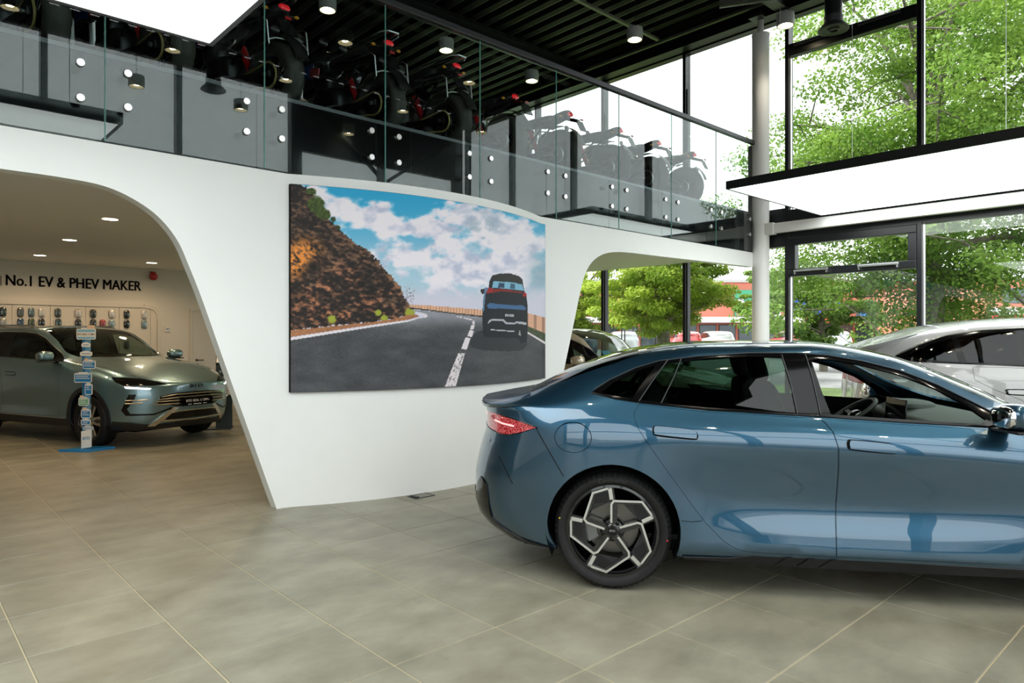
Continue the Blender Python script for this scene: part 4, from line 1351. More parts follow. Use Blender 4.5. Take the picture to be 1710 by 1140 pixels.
    for sd in (-1, 1):
        fastener_tube(S, S.poly(top[::-1], 'sz', .05, closed=False), .007, ALU, 'window_molding', root, sd, .002, False)
        fastener_tube(S, S.poly(belt, 'sz', .06, closed=False), .006, GLOSSB, 'belt_molding', root, sd, .002, False)
        mirror(root, 1.80 if det.get('steep') else 2.00, 1.03 * sd, 1.235, BODY, sd)
        for hx in (.26, .98):
            hz = .995 if hx < .5 else .972
            pl = [(hx - .12, hz), (hx - .11, hz + .018), (hx + .10, hz + .016), (hx + .12, hz - .002), (hx + .10, hz - .020), (hx - .10, hz - .018)]
            S.panel('handle_shade', S.poly([(q_[0] + (.012 if q_[0] > hx else -.012), hz + (q_[1] - hz) * 1.5) for q_ in pl], 'sz', .03, curve=3), [], BLACKM, root, sides=(sd,), step=.04, bstep=.02, off=.001, flange=0)  # black patch on the skin standing for shade round the handle
            h_ = S.panel('door_handle', S.poly(pl, 'sz', .03, curve=3), [], BODY, root, sides=(sd,), step=.04, bstep=.02, off=.022, flange=.022)
        # wheel arch and sill cladding
        for cx in (0, WB):
            ra_, rb_ = sw(archpts(cx, AR + .002)), sw(archpts(cx, AR + .06))
            S.panel('arch_cladding', ra_ + rb_[::-1], [], PLASTIC, root, sides=(sd,), step=.08, bstep=.04, off=.009, flange=.012)
        S.panel('sill_cladding', sill(.40, WB - .40, 20) + sw([(WB - .44, .365), (.44, .365)]), [], PLASTIC, root, sides=(sd,), step=.1, bstep=.06, off=.009, flange=.012)
        fastener_tube(S, S.poly([(.46, .375), (1.4, .372), (2.3, .375)], 'sz', .1, closed=False), .008, ALU, 'sill_molding', root, sd, .012, False)
        fastener_tube(S, [(2.22, float(S.w_of_t(6.5))), (2.5, float(S.w_of_t(6.55))), (2.9, float(S.w_of_t(6.5))), (3.2, float(S.w_of_t(6.2))), (3.45, float(S.w_of_t(6.15)))], .003, BLACKM, 'hood_joint', root, sd, 0, False)
        if not det.get('coupe'):
            P, N = S.pos(np.array([(q, float(S.w_of_t(9.05))) for q in np.linspace(-.65, 1.05, 16)]), .03)
            P[0] -= N[0] * .035; P[-1] -= N[-1] * .035
            P[:, 1] *= sd
            MB().tube(list(P), .014, 8).build('roof_rail', ALU if det.get('rails_bright') else GREYM, root)
    S.panel('front_valance', sill(3.2, S.smax, 14) + sw([(S.smax, .345), (3.75, .315), (3.5, .36), (3.25, .375)]), [], PLASTIC, root, step=.06, bstep=.04, off=.007, flange=.01)
    S.panel('rear_valance', sill(S.smin, -.45, 14) + sw([(-.45, .36), (a(.5), .42), (a(.97), .44)]), [], PLASTIC, root, step=.08, bstep=.05, off=.007, flange=.01)
    # front face
    DRL = mat('daytime_lamp_strip', (.9, .9, .9), .3, emit=(1, .97, .9), es=2.5)
    GOLD = mat('satin_chrome_bar', (.72, .68, .60), .2, 1.0)
    for sd in (-1, 1):
        S.panel('daytime_lamp', S.poly([(3.40, .842), (3.714, .812), (3.70, .797), (3.42, .815)], 'sz', .03), [], DRL, root, sides=(sd,), step=.04, off=.004, flange=.008)
        S.panel('vent_surround', S.poly([(3.466, .736), (3.379, .524), (3.437, .451), (3.760, .448), (4.03, .53), (3.99, .545), (3.755, .468), (3.49, .478), (3.45, .54), (3.53, .66), (3.55, .735)], 'sz', .03), [], GLOSSB, root, sides=(sd,), step=.05, bstep=.025, off=.004, flange=.008)
        for za, sb in ((.655, 3.684), (.615, 3.626)):
            fastener_tube(S, S.poly([(3.43, za), (sb, za + .004)], 'sz', .04, closed=False), .010, GOLD, 'vent_bar', root, sd, .008, False)
    S.panel('grille', S.poly([(3.83, .700), (4.034, .738), (S.smax, .742), (S.smax, .545), (4.06, .545), (3.95, .575), (3.80, .585)], 'sz', .05), [], GLOSSB, root, step=.06, bstep=.04, off=.003, flange=.006)
    for sd in (-1, 1):
        for (s0, z0), zc in (((3.844, .692), .716), ((3.801, .655), .672), ((3.757, .628), .632), ((3.743, .592), .588)):
            fastener_tube(S, S.poly([(s0, z0), (4.05, zc), (S.smax, zc)], 'sz', .05, closed=False), .009, GOLD, 'grille_bar', root, sd, .010, False)
    S.panel('lower_intake', S.poly([(3.98, .462), (S.smax, .495), (S.smax, .375), (3.92, .375)], 'sz', .05), [], GLOSSB, root, step=.06, bstep=.04, off=.006, flange=.006)
    for sd in (-1, 1):
        S.panel('skid_blade', S.poly([(3.70, .300), (3.80, .300), (3.99, .455), (4.10, .535), (4.02, .545), (3.86, .43)], 'sz', .04), [], GOLD, root, sides=(sd,), step=.05, bstep=.03, off=.014, flange=.014)
        fastener_tube(S, S.poly([(3.99, .470), (4.1, .485), (S.smax, .488)], 'sz', .05, closed=False), .011, GOLD, 'skid_bar', root, sd, .014, False)
        fastener_tube(S, S.poly([(3.88, .365), (4.15, .362), (S.smax, .352)], 'sz', .05, closed=False), .012, GOLD, 'skid_bar', root, sd, .014, False)
    pb = MB().box(3.792, 3.806, -.255, .255, .545, .660).build('plate_board', GLOSSB, root, smooth=0, bevel=.004)
    if det.get('plate'):
        text_on('plate_lettering', det['plate'], .048, PAPER, (3.8075, 0, .614), (0, 1, 0), (0, 0, 1), pb, .0005, sx=1.05)
        for y0_, y1_ in ((-.16, -.10), (-.07, .06), (.09, .15)):
            MB().box(3.8065, 3.8075, y0_, y1_, .563, .571).build('small_print', PAPER, pb, smooth=0)
    hp = S.pos(np.array([(S.fc + S.fA * .97, float(S.w_of_z(S.fc + S.fA * .97, .80)))]), .006)[0][0]
    text_on('hood_badge', 'BYD', .075, GREYM, (hp[0], 0, hp[2] + .02), (0, 1, 0), (-.35, 0, .94), root, .004, sx=1.5)
    for cx in (0, WB):
        for sd in (-1, 1):
            hb = MB()
            n_ = 18
            vs = [(cx + (AR + .004) * math.cos(q), yy * sd, az + (AR + .004) * math.sin(q)) for yy in (.90, .48) for q in np.linspace(-.4, math.pi + .4, n_ + 1)]
            hb.add(vs, [(k, k + 1, n_ + 2 + k, n_ + 1 + k) for k in range(n_)])
            hb.add([(cx, .48 * sd, az)] + vs[n_ + 1:], [(0, k + 1, k + 2) for k in range(n_)])
            hb.build('wheel_housing', BLACKM, root)
            wheel(root, cx, sd * .79, .359, .248, .235, sd, rim, False, rot=.3, name='front_wheel' if cx else 'rear_wheel')
    MB().box(-.7, 3.45, -.70, .70, .22, .30).build('underbody', BLACKM, root, smooth=0)
    cabin(root, -.3, 2.2, 1.78, 1.16, .76, .34, (1.02, .12), 1.10)
    # roof panel or spoiler
    if roof_dark:
        S.panel('panoramic_roof', S.poly([(-.15, tC), (-.15, tC - 1.9), (1.12, tC - 1.9), (1.14, tC)], 'st', .08), [], GLOSSB, root, step=.12, bstep=.08, off=.003, flange=0)
    P1, _ = S.pos(np.array([(a(q), float(S.w_of_t(8.9))) for q in np.linspace(.16, .998, 18)]), .002)
    P2, _ = S.pos(np.array([(a(q) + .18, float(S.w_of_t(9.6))) for q in np.linspace(.16, .998, 18)]), .002)
    sp = MB()
    for sd in (-1, 1):
        rows = []
        for i in range(18):
            g = min(1, i / 7)
            A, B = P1[i].copy(), P2[i].copy()
            tip = A + np.array([-.10 * g, 0, .012 * g])
            und = A + np.array([-.07 * g, -.01, -.025 * g])
            rows.append([A - np.array([0, .0, .03 * g]), und, tip, tip * .5 + B * .5 + np.array([0, 0, .006 * g]), B])
        o = len(sp.v)
        for r in rows:
            for p in r: sp.v.append((float(p[0]), float(p[1] * sd), float(p[2])))
        for i in range(17):
            for k in range(4):
                q = (o + i * 5 + k, o + i * 5 + k + 1, o + (i + 1) * 5 + k + 1, o + (i + 1) * 5 + k)
                sp.f.append(q if sd == 1 else q[::-1]); sp.m.append(0)
    sp.build('roof_spoiler', BODY, root, smooth=50)
    if flap:
        for sd in (-1, 1):
            fl = S.poly([(-.22 + .09 * math.copysign(abs(math.cos(q)) ** .6, math.cos(q)), .98 + .075 * math.copysign(abs(math.sin(q)) ** .6, math.sin(q))) for q in np.linspace(0, 2 * math.pi, 28, endpoint=False)], 'sz', .02)
            fastener_tube(S, fl, .003, BLACKM, 'fuel_flap_joint', root, sd, 0.0)
    return root

SUVS = suv_surf()
HD1 = (0.3620, -0.9322)
make_suv('suv_car', 'silver blue SUV with chrome grille bars parked inside the left arch', (1.960, 13.750), math.atan2(HD1[1], HD1[0]), paint('silver_blue_paint', (0.165, 0.285, 0.335), metal=.8, rough=.33), SUVS, {'rails_bright': True, 'plate': 'BYD SEAL U DM-i'}, roof_dark=True)
make_suv('suv_car', 'white coupe SUV behind the blue sedan at the right edge', (8.315, 2.18), math.atan2(-.853, .521), paint('arctic_white_paint', (0.47, 0.48, 0.49), metal=.05, rough=.4), suv_surf(1.0), {'coupe': True}, flap=True)
make_suv('suv_car', 'sand beige SUV with blue card on its dashboard under the right arch', (7.235, 8.05), math.atan2(-.963, .27), paint('sand_beige_paint', (0.45, 0.38, 0.27), metal=.3, rough=.35), suv_surf(0.0, True), {'steep': True}, zs=.965)
# ------------------------------------------------------------------ curved wall poster (a flat print on the bulge)
def lin(c):
    c = np.asarray(c, float) / 255.0
    return np.where(c <= .04045, c / 12.92, ((c + .055) / 1.055) ** 2.4)

def poster():
    t = thing('wall_poster', 'large landscape poster of a dark car on a mountain road on the bulging white wall', 'poster', (0, 0, 0))
    NU, NV = 430, 290
    xs = np.linspace(2.662, 5.835, NU + 1)
    zs = np.linspace(1.012, 2.835, NV + 1)
    yy = YM - bulge(xs) - .038
    XX, ZZ = np.meshgrid(xs, zs)
    YY = np.broadcast_to(yy, XX.shape)
    P = np.stack([XX.ravel(), YY.ravel(), ZZ.ravel()], 1)
    # print layout measured off the photographed poster, kept in that measuring frame (1368 wide)
    v = P - np.array([0, 0, EYE])
    d = v @ FWD
    x = (855 + F_PX * (v @ RGT) / d - 470) * 2.85
    y = (HORIZON - F_PX * v[:, 2] / d - 280) * 2.85
    Q = np.stack([x, y], 1)
    def ss(a, b, q): 
        k = np.clip((q - a) / (b - a), 0, 1)
        return k * k * (3 - 2 * k)
    def mixc(c, col, k): return c * (1 - k[:, None]) + np.asarray(col, float) * k[:, None]
    def blob(cx, cy, rx, ry): return np.exp(-(((x - cx) / rx) ** 2 + ((y - cy) / ry) ** 2))
    # sky
    k = ss(100, 640, y)
    c = (1 - k[:, None]) * np.array([42., 158, 205]) + k[:, None] * np.array([196., 204, 220])
    c = mixc(c, (150, 195, 215), ss(330, 480, y) * .5)
    n1 = fbm(x / 95 + 3, y / 60 + 1, 6, 3)
    n2 = fbm(x / 40 + 9, y / 28 + 4, 5, 21)
    bias = .75 * blob(330, 215, 190, 75) + .5 * blob(520, 300, 110, 70) + .6 * blob(170, 130, 60, 60) + .62 * blob(690, 270, 55, 45) + .75 * blob(850, 250, 150, 90) + .6 * blob(1000, 320, 90, 90) + .6 * blob(1140, 280, 60, 50) + .65 * blob(700, 430, 330, 90) + .6 * blob(1150, 430, 120, 90) + .5 * blob(880, 520, 200, 60) - .55 * blob(640, 180, 70, 50) - .5 * blob(420, 330, 90, 40) - .4 * blob(640, 360, 60, 40) - .4 * blob(980, 400, 60, 30)
    cl = ss(.42, .66, n1 * .75 + bias * .55 + (n2 - .5) * .35)
    shade = fbm(x / 60 + 30, (y + 25) / 45 + 7, 5, 8)
    cc = np.array([232., 226, 238])[None, :] - (ss(.45, .8, shade) * 48)[:, None] * np.array([1., .75, .5])
    c = c * (1 - cl[:, None]) + cc * cl[:, None]
    c = mixc(c, (120, 150, 170), (.75 * blob(960, 290, 75, 70) * ss(.35, .6, shade)))
    c = mixc(c, (130, 160, 178), .7 * blob(1230, 520, 60, 90))
    c = mixc(c, (205, 200, 218), ss(540, 640, y) * .85)
    # right part slightly muted
    # cliff
    cliff = [(30, 60), (118, 92), (150, 130), (195, 205), (245, 265), (300, 315), (345, 355), (420, 400), (470, 455), (505, 495), (545, 540), (575, 585), (600, 630), (606, 660), (640, 700), (600, 706), (540, 718), (430, 735), (30, 775)]
    jit = np.stack([x + (fbm(x / 9, y / 9, 3, 5) - .5) * 22, y + (fbm(x / 9 + 50, y / 9, 3, 6) - .5) * 22], 1)
    m = inside(cliff, jit).astype(float)
    r1, r2, r3 = fbm((x + y * .6) / 34, (y - x * .4) / 13, 6, 31), fbm(x / 70, y / 70, 4, 41), fbm(x / 14, y / 10, 4, 51)
    rock = np.array([34., 29, 28])[None, :] + (ss(.42, .78, r1 * .6 + r3 * .4) * 92)[:, None] * np.array([1., .72, .52])
    warm = ss(.35, .6, r2) * ss(300, 620, y) * (1 - ss(430, 600, x) * .6)
    rock = rock + (warm * ss(.4, .7, r3 * .5 + r1 * .5) * 70)[:, None] * np.array([1., .52, .28])
    og = np.clip(blob(105, 400, 75, 60) + blob(60, 470, 40, 50), 0, 1) * ss(.35, .6, fbm((x - y) / 10, (x + y) / 22, 4, 61))
    rock = mixc(rock, (222, 138, 62), np.clip(og * 1.2, 0, 1))
    edge = np.clip(1 - dist_to_poly(np.array(cliff[2:14] + cliff[2:14][::-1]), Q) / 38, 0, 1)
    rock = mixc(rock, (165, 118, 88), edge * .55 * ss(.3, .6, r3))
    rock = mixc(rock, (20, 18, 18), np.clip(blob(150, 470, 26, 22) + blob(60, 600, 40, 60) * .6 + blob(400, 560, 50, 90) * .4, 0, 1))
    c = c * (1 - m[:, None]) + rock * m[:, None]
    gs = np.clip(blob(165, 175, 42, 40) + blob(205, 225, 30, 26) + blob(140, 110, 25, 14), 0, 1)
    gk = ss(.32, .5, gs * (.6 + .8 * fbm(x / 12, y / 12, 4, 71)))
    c = c * (1 - gk[:, None]) + (np.array([62., 78, 36])[None, :] * (.55 + .9 * fbm(x / 8, y / 8, 3, 72))[:, None]) * gk[:, None]
    for bx, by, br in ((245, 245, 14), (270, 285, 12), (240, 720, 22), (460, 690, 16), (490, 715, 18), (612, 690, 26)):
        kk = ss(.3, .6, blob(bx, by, br, br) * (.5 + fbm(x / 6, y / 6, 3, 75)))
        c = mixc(c, (150, 158, 55) if by > 400 else (52, 62, 34), kk)
    tw = ss(.55, .62, fbm(x / 4, y / 5, 3, 77)) * np.clip(blob(610, 605, 22, 38) * 1.4, 0, 1)
    c = mixc(c, (105, 95, 100), tw * .8)
    # guard wall far
    def poly(pts, col, soft=None):
        nonlocal c
        mm = inside(pts, Q).astype(float)
        c = c * (1 - mm[:, None]) + (np.asarray(col, float) if np.ndim(col) == 1 else col) * mm[:, None]
    brick = np.array([205., 160, 132])[None, :] * (.88 + .18 * (np.sin(x * .45) > -.2))[:, None]
    # road
    asp = (np.array([82., 84, 88])[None, :] + (ss(690, 860, y) * -14)[:, None] + ((fbm(x / 2.2, y / 2.2, 2, 81) - .5) * 26)[:, None] + ((fbm(x / 90, y / 40, 3, 83) - .5) * 26)[:, None])
    asp = asp + (ss(780, 690, y) * 62)[:, None] * np.array([.95, .95, 1.05])
    road = [(30, 812), (400, 757), (600, 728), (650, 716), (692, 708), (690, 696), (660, 688), (610, 676), (690, 680), (820, 694), (960, 712), (1100, 745), (1180, 778), (1260, 830), (1260, 1100), (30, 1100)]
    poly(road, asp)
    poly([(30, 775), (300, 748), (430, 735), (540, 718), (600, 700), (650, 700), (655, 708), (600, 724), (400, 752), (30, 808)], np.array([158., 108, 76])[None, :] * (.8 + .4 * fbm(x / 7, y / 5, 3, 91))[:, None])
    poly([(610, 650), (700, 655), (820, 664), (960, 676), (960, 704), (820, 690), (700, 674), (610, 664)], brick)
    poly([(610, 664), (700, 674), (820, 690), (960, 704), (960, 712), (820, 696), (700, 680), (610, 672)], (60, 58, 55))
    poly([(1165, 690), (1200, 698), (1260, 714), (1260, 790), (1165, 750)], np.array([196., 152, 128])[None, :] * (.80 + .26 * (np.sin(x * .16) > -.55))[:, None])
    poly([(1165, 750), (1260, 790), (1260, 835), (1165, 776)], np.array([64., 74, 52])[None, :] * (.7 + .6 * fbm(x / 6, y / 6, 3, 95))[:, None])
    WL = (216, 208, 214)
    poly([(30, 812), (400, 755), (600, 727), (640, 718), (690, 712), (697, 702), (660, 690), (660, 696), (684, 703), (680, 708), (600, 733), (400, 763), (30, 823)], WL)
    poly([(1165, 776), (1260, 832), (1260, 842), (1165, 784)], WL)
    for q in ([(775, 1045), (828, 1045), (873, 882), (842, 882)], [(855, 862), (882, 865), (900, 810), (876, 808)], [(884, 802), (908, 804), (915, 775), (896, 772)], [(898, 768), (914, 770), (919, 750), (904, 748)], [(908, 744), (920, 745), (920, 728), (908, 726)], [(868, 712), (912, 722), (906, 726), (868, 717)], [(835, 706), (860, 710), (860, 714), (835, 710)]):
        poly(q, WL)
    cr_ = ss(.60, .64, fbm(x / 5 + y / 18, y / 14, 4, 97)) * inside([(775, 1045), (828, 1045), (882, 862), (855, 862)], Q)
    c = mixc(c, (95, 92, 95), cr_ * .7)
    # car seen from behind
    poly([(958, 772), (930, 780), (908, 800), (895, 830), (905, 855), (960, 868), (1080, 874), (1150, 868), (1168, 845), (1170, 800)], (44, 48, 52))
    poly([(958, 790), (956, 680), (962, 620), (972, 582), (985, 575), (990, 540), (1003, 512), (1040, 503), (1090, 503), (1130, 515), (1147, 530), (1155, 585), (1165, 600), (1171, 650), (1171, 790), (1165, 828), (1140, 836), (1128, 812), (980, 806), (965, 806)], (22, 28, 36))
    poly([(946, 585), (950, 577), (968, 575), (970, 596), (955, 602)], (26, 30, 34))
    poly([(1008, 540), (1100, 545), (1146, 556), (1153, 584), (1080, 576), (1003, 571)], (120, 172, 200))
    poly([(1035, 548), (1060, 548), (1062, 572), (1030, 571)], (40, 66, 92)); poly([(1090, 550), (1112, 553), (1112, 578), (1088, 576)], (60, 92, 118))
    poly([(1002, 516), (1040, 506), (1090, 506), (1130, 518), (1146, 532), (1146, 556), (1100, 545), (1008, 540)], (40, 42, 40))
    poly([(1076, 498), (1082, 508), (1071, 508)], (28, 30, 32))
    poly([(978, 572), (1003, 571), (1005, 595), (974, 596)], (150, 28, 34)); poly([(1152, 592), (1166, 598), (1168, 612), (1150, 612)], (160, 30, 36))
    poly([(1003, 574), (1080, 580), (1150, 592), (1150, 598), (1080, 590), (1040, 588), (1005, 596)], (120, 30, 30))
    poly([(978, 655), (990, 643), (1060, 652), (1150, 655), (1165, 668), (1160, 676), (1080, 672), (985, 668)], (62, 98, 140))
    poly([(968, 570), (985, 572), (972, 600), (964, 680), (958, 690), (958, 640)], (88, 120, 150))
    for px_, py_ in ((1066, 697), (1072, 697), (1078, 697), (1086, 698), (1092, 698), (1098, 698), (1104, 699)):
        poly([(px_ - 2, py_), (px_ + 2, py_), (px_ + 2, py_ + 10), (px_ - 2, py_ + 10)], (190, 192, 196))
    poly([(980, 745), (988, 725), (1002, 720), (1058, 722), (1072, 735), (1108, 738), (1120, 730), (1165, 736), (1166, 748), (1120, 740), (1106, 746), (1068, 743), (1054, 730), (1000, 728)], (170, 172, 182))
    poly([(996, 768), (1108, 776), (1108, 781), (996, 773)], (176, 180, 184))
    poly([(1134, 768), (1140, 800), (1128, 795)], (150, 150, 150))
    col = np.concatenate([np.minimum(lin(np.clip(c, 0, 255)) * 1.14, .95), np.ones((len(c), 1))], 1)
    me = bpy.data.meshes.new('print')
    W = NU + 1
    i, j = np.meshgrid(np.arange(NU), np.arange(NV))
    q = (j * W + i).ravel()
    faces = np.stack([q, q + 1, q + 1 + W, q + W], 1)
    me.from_pydata(P.tolist(), [], faces.tolist())
    at = me.color_attributes.new('print', 'FLOAT_COLOR', 'POINT')
    at.data.foreach_set('color', col.astype(np.float32).ravel())
    me.polygons.foreach_set('use_smooth', [True] * len(faces))
    m = mat('poster_print', (.5, .5, .5), .55, spec=.25)
    nn, l, b = nt(m)
    va = nn.new('ShaderNodeVertexColor')
    va.layer_name = 'print'
    l.new(va.outputs['Color'], b.inputs['Base Color'])
    me.materials.append(m)
    link('print', me, t)
    fb = MB()
    n = 40
    xq = np.linspace(2.660, 5.837, n + 1)
    yf, yb_ = YM - bulge(xq) - .0375, YM - bulge(xq) - .004
    for k in range(n):
        for z0, z1 in ((1.010, 2.837),):
            vs = [(xq[k], yf[k], z0), (xq[k + 1], yf[k + 1], z0), (xq[k + 1], yb_[k + 1], z0), (xq[k], yb_[k], z0), (xq[k], yf[k], z1), (xq[k + 1], yf[k + 1], z1), (xq[k + 1], yb_[k + 1], z1), (xq[k], yb_[k], z1)]
            f = [(0, 1, 2, 3)[::-1], (4, 5, 6, 7), (3, 2, 6, 7)]
            if k == 0: f.append((0, 3, 7, 4))
            if k == n - 1: f.append((1, 5, 6, 2))
            fb.add(vs, f)
    fb.build('stretcher_frame', BLACKM, t, smooth=0)
poster()

# ------------------------------------------------------------------ ceiling lamps
def pendant_mesh():
    t = thing('pendant_lamp', 'x', 'pendant lamp')
    b = MB()
    n = 24
    b.lathe([(.02, .20), (.118, .20), (.126, .19), (.126, .175), (.135, .165), (.135, .02), (.128, 0), (.118, 0), (.112, .012), (.02, .06)], (0, 0, 0), (0, 0, 1), 32)
    b.build('housing', LAMPG, t)
    for k in range(12):
        a = 2 * math.pi * k / 12
        MB().obox((.126 * math.cos(a), .126 * math.sin(a), .185), (.006 * math.cos(a), .006 * math.sin(a), 0), (-.012 * math.sin(a), .012 * math.cos(a), 0), (0, 0, .018)).build('cooling_fin', LAMPG, t, smooth=0)
    MB().lathe([(.05, .034), (.07, .022), (.112, .006)], (0, 0, 0), (0, 0, 1), 24, cap=False).build('reflector', mat('lamp_reflector', (.75, .68, .5), .2, 1.0, emit=(1, .80, .42), es=2.5), t)
    MB().lathe([(.0, .036), (.05, .036), (.05, .042)], (0, 0, 0), (0, 0, 1), 16).build('light_source', mat('lamp_glow', (1, 1, 1), .5, emit=(1, .84, .58), es=45), t)
    sd_ = bpy.data.lights.new('pendant_beam', 'SPOT')
    sd_.energy, sd_.color, sd_.spot_size, sd_.spot_blend, sd_.shadow_soft_size = 60, (1, .90, .74), math.radians(110), .8, .05
    so_ = bpy.data.objects.new('pendant_beam', sd_)
    COL.objects.link(so_)
    so_.parent = t
    so_.location = (0, 0, -.01)
    MB().tube([(0, 0, .20), (0, 0, 1.0)], .004, 6).build('cord', BLACK, t)
    return t
pend = pendant_mesh()
PL = [((10.52, 5.08, 6.40), 'grey pendant lamp hanging beside the top of the white column'), ((9.465, 7.213, 6.55), 'grey pendant lamp under the ribbed ceiling left of the column'),
      ((9.491, 9.746, 6.55), 'grey pendant lamp above the dark sport motorcycles'), ((7.373, 9.733, 6.55), 'grey pendant lamp seen through glass above the adventure motorcycles'),
      ((5.121, 9.783, 6.55), 'grey pendant lamp at the top left above the first motorcycles')]
for x, y in ((3.42, -2.1), (5.29, -2.1), (7.67, -2.1)): PL.append(((x, y, 6.0), None))
for x in (1.42, 3.64, 5.62, 8.22, 10.4):
    for y in (-.78, 1.45):
        PL.append(((x, y, 6.3), None))
for k, (p, lb) in enumerate(PL):
    o = pend if k == 0 else copy_tree(pend)
    o.location = p
    o['label'] = lb or 'grey pendant lamp above the camera, mirrored in the glass balustrade'
    o['group'] = 'pendant lamps under the black ceiling'

def duct(x, y, z, d, label):
    t = thing('air_duct', label, 'air duct', (x, y, z))
    d = np.array(d, float)
    pts = [(0, 0, .05), (0, 0, .42)] + [(d[0] * .26 * (1 - math.cos(a)), d[1] * .26 * (1 - math.cos(a)), .42 + .26 * math.sin(a)) for a in np.linspace(.2, math.pi / 2, 7)] + [(d[0] * 1.6, d[1] * 1.6, .68)]
    MB().tube(pts, .12, 20).build('pipe', BLACK, t)
    MB().lathe([(.13, .20), (.13, .10), (.20, .03), (.215, .01), (.215, 0), (.19, -.01), (.15, .01), (.02, .01)], (0, 0, 0), (0, 0, 1), 28).build('nozzle', mat('duct_grey', (.05, .052, .055), .5), t)
    MB().tube([(.07 * math.cos(a), .07 * math.sin(a), -.004) for a in np.linspace(0, 2 * math.pi, 24, endpoint=False)], .012, 6, True).build('nozzle_ring', mat('duct_grey', (.05, .052, .055), .5), t)
duct(10.35, 4.27, 6.02, (-.5, .87, 0), 'black round air duct with disc nozzle beside the window vent')
duct(4.45, -1.2, 5.95, (0, 1, 0), 'black round air duct above the camera, mirrored in the left glass pane')

# recessed downlights in the low ceiling, warm
DLG = mat('downlight_glow', (1, 1, 1), .5, emit=(1, .88, .68), es=16)
dl_seen = {(2.03, 9.25): 'round recessed downlight nearest the left arch', (2.03, 11.6): 'round recessed downlight in the middle of the low ceiling', (2.03, 14.07): 'round recessed downlight above the slogan lettering', (3.77, 14.05): 'round recessed downlight beside the red fire alarm', (8.84, 6.92): 'round recessed downlight inside the right arch'}
spots = list(dl_seen) + [(.30, 9.25), (.30, 11.6), (3.77, 9.25), (3.77, 11.6)]  # last four are unseen extras, added to light the low room
ring_me = MB().lathe([(.085, -.003), (.098, -.006), (.102, 0), (.085, 0)], (0, 0, 0), (0, 0, 1), 24, cap=False).mesh('ring', mat('white_ring', (.85, .85, .83), .4))
disc_me = MB().lathe([(.0, -.002), (.083, -.002), (.083, .0)], (0, 0, 0), (0, 0, 1), 20).mesh('diffuser', DLG)
ld = bpy.data.lights.new('downlight_beam', 'SPOT')
ld.energy = 40
ld.color = (1.0, .69, .38)
ld.spot_size = math.radians(165)
ld.spot_blend = .6
ld.shadow_soft_size = .08
for x, y in spots:
    lb = dl_seen.get((x, y), 'extra unseen downlight added to brighten the low showroom')
    t = thing('downlight', lb, 'downlight', (x, y, ZLOW - .001), group='downlights in the low ceiling')
    link('ring', ring_me, t)
    link('diffuser', disc_me, t)
    lo_ = bpy.data.objects.new('downlight_beam', ld)
    COL.objects.link(lo_)
    lo_.parent = t
    lo_.location = (0, 0, -.02)

# ------------------------------------------------------------------ back wall: slogan, paint samples, door
YW = YB - .005
INK = mat('slogan_ink', (.03, .032, .04), .5)
me = text_mesh('No.1 EV & PHEV MAKER', .26, .004, 'LEFT', 0)
xs_ = [v.co.x for v in me.vertices]
ys_ = [v.co.y for v in me.vertices]
k = (3.905 - 1.700) / (max(xs_) - min(xs_))
kz = .190 / (max(ys_) - min(ys_))
for v in me.vertices:
    v.co = (1.700 + (v.co.x - min(xs_)) * k, YW - .004 - v.co.z, 2.443 + (v.co.y - min(ys_)) * kz)
sl = thing('slogan_lettering', 'dark slogan lettering high on the back wall', 'lettering')
src_v = np.array([v.co[:] for v in me.vertices])
src_f = [tuple(q.vertices) for q in me.polygons]
iv = sorted((min(src_v[i][0] for i in q), max(src_v[i][0] for i in q)) for q in src_f)
cuts, hi = [], iv[0][1]
for a_, b_ in iv:
    if a_ > hi + .045: cuts.append((hi + a_) / 2)
    hi = max(hi, b_)
edges_ = [-1e9] + cuts + [1e9]
for lo_x, hi_x in zip(edges_[:-1], edges_[1:]):
    fsel = [q for q in src_f if lo_x < src_v[q[0]][0] < hi_x]
    if not fsel: continue
    wm = MB()
    for dx, dz in ((0, 0), (.006, .0), (-.006, .0), (.0, .004)):
        ids = sorted({i for q in fsel for i in q})
        mp_ = {i: k_ for k_, i in enumerate(ids)}
        wm.add([src_v[i] + np.array([dx, 0, dz]) for i in ids], [tuple(mp_[i] for i in q) for q in fsel])
    wm.build('word', INK, sl, smooth=0)
bpy.data.meshes.remove(me)
MB().box(1.622, 1.632, YW - .008, YW, 2.43, 2.61).build('divider_bar', INK, sl, smooth=0)

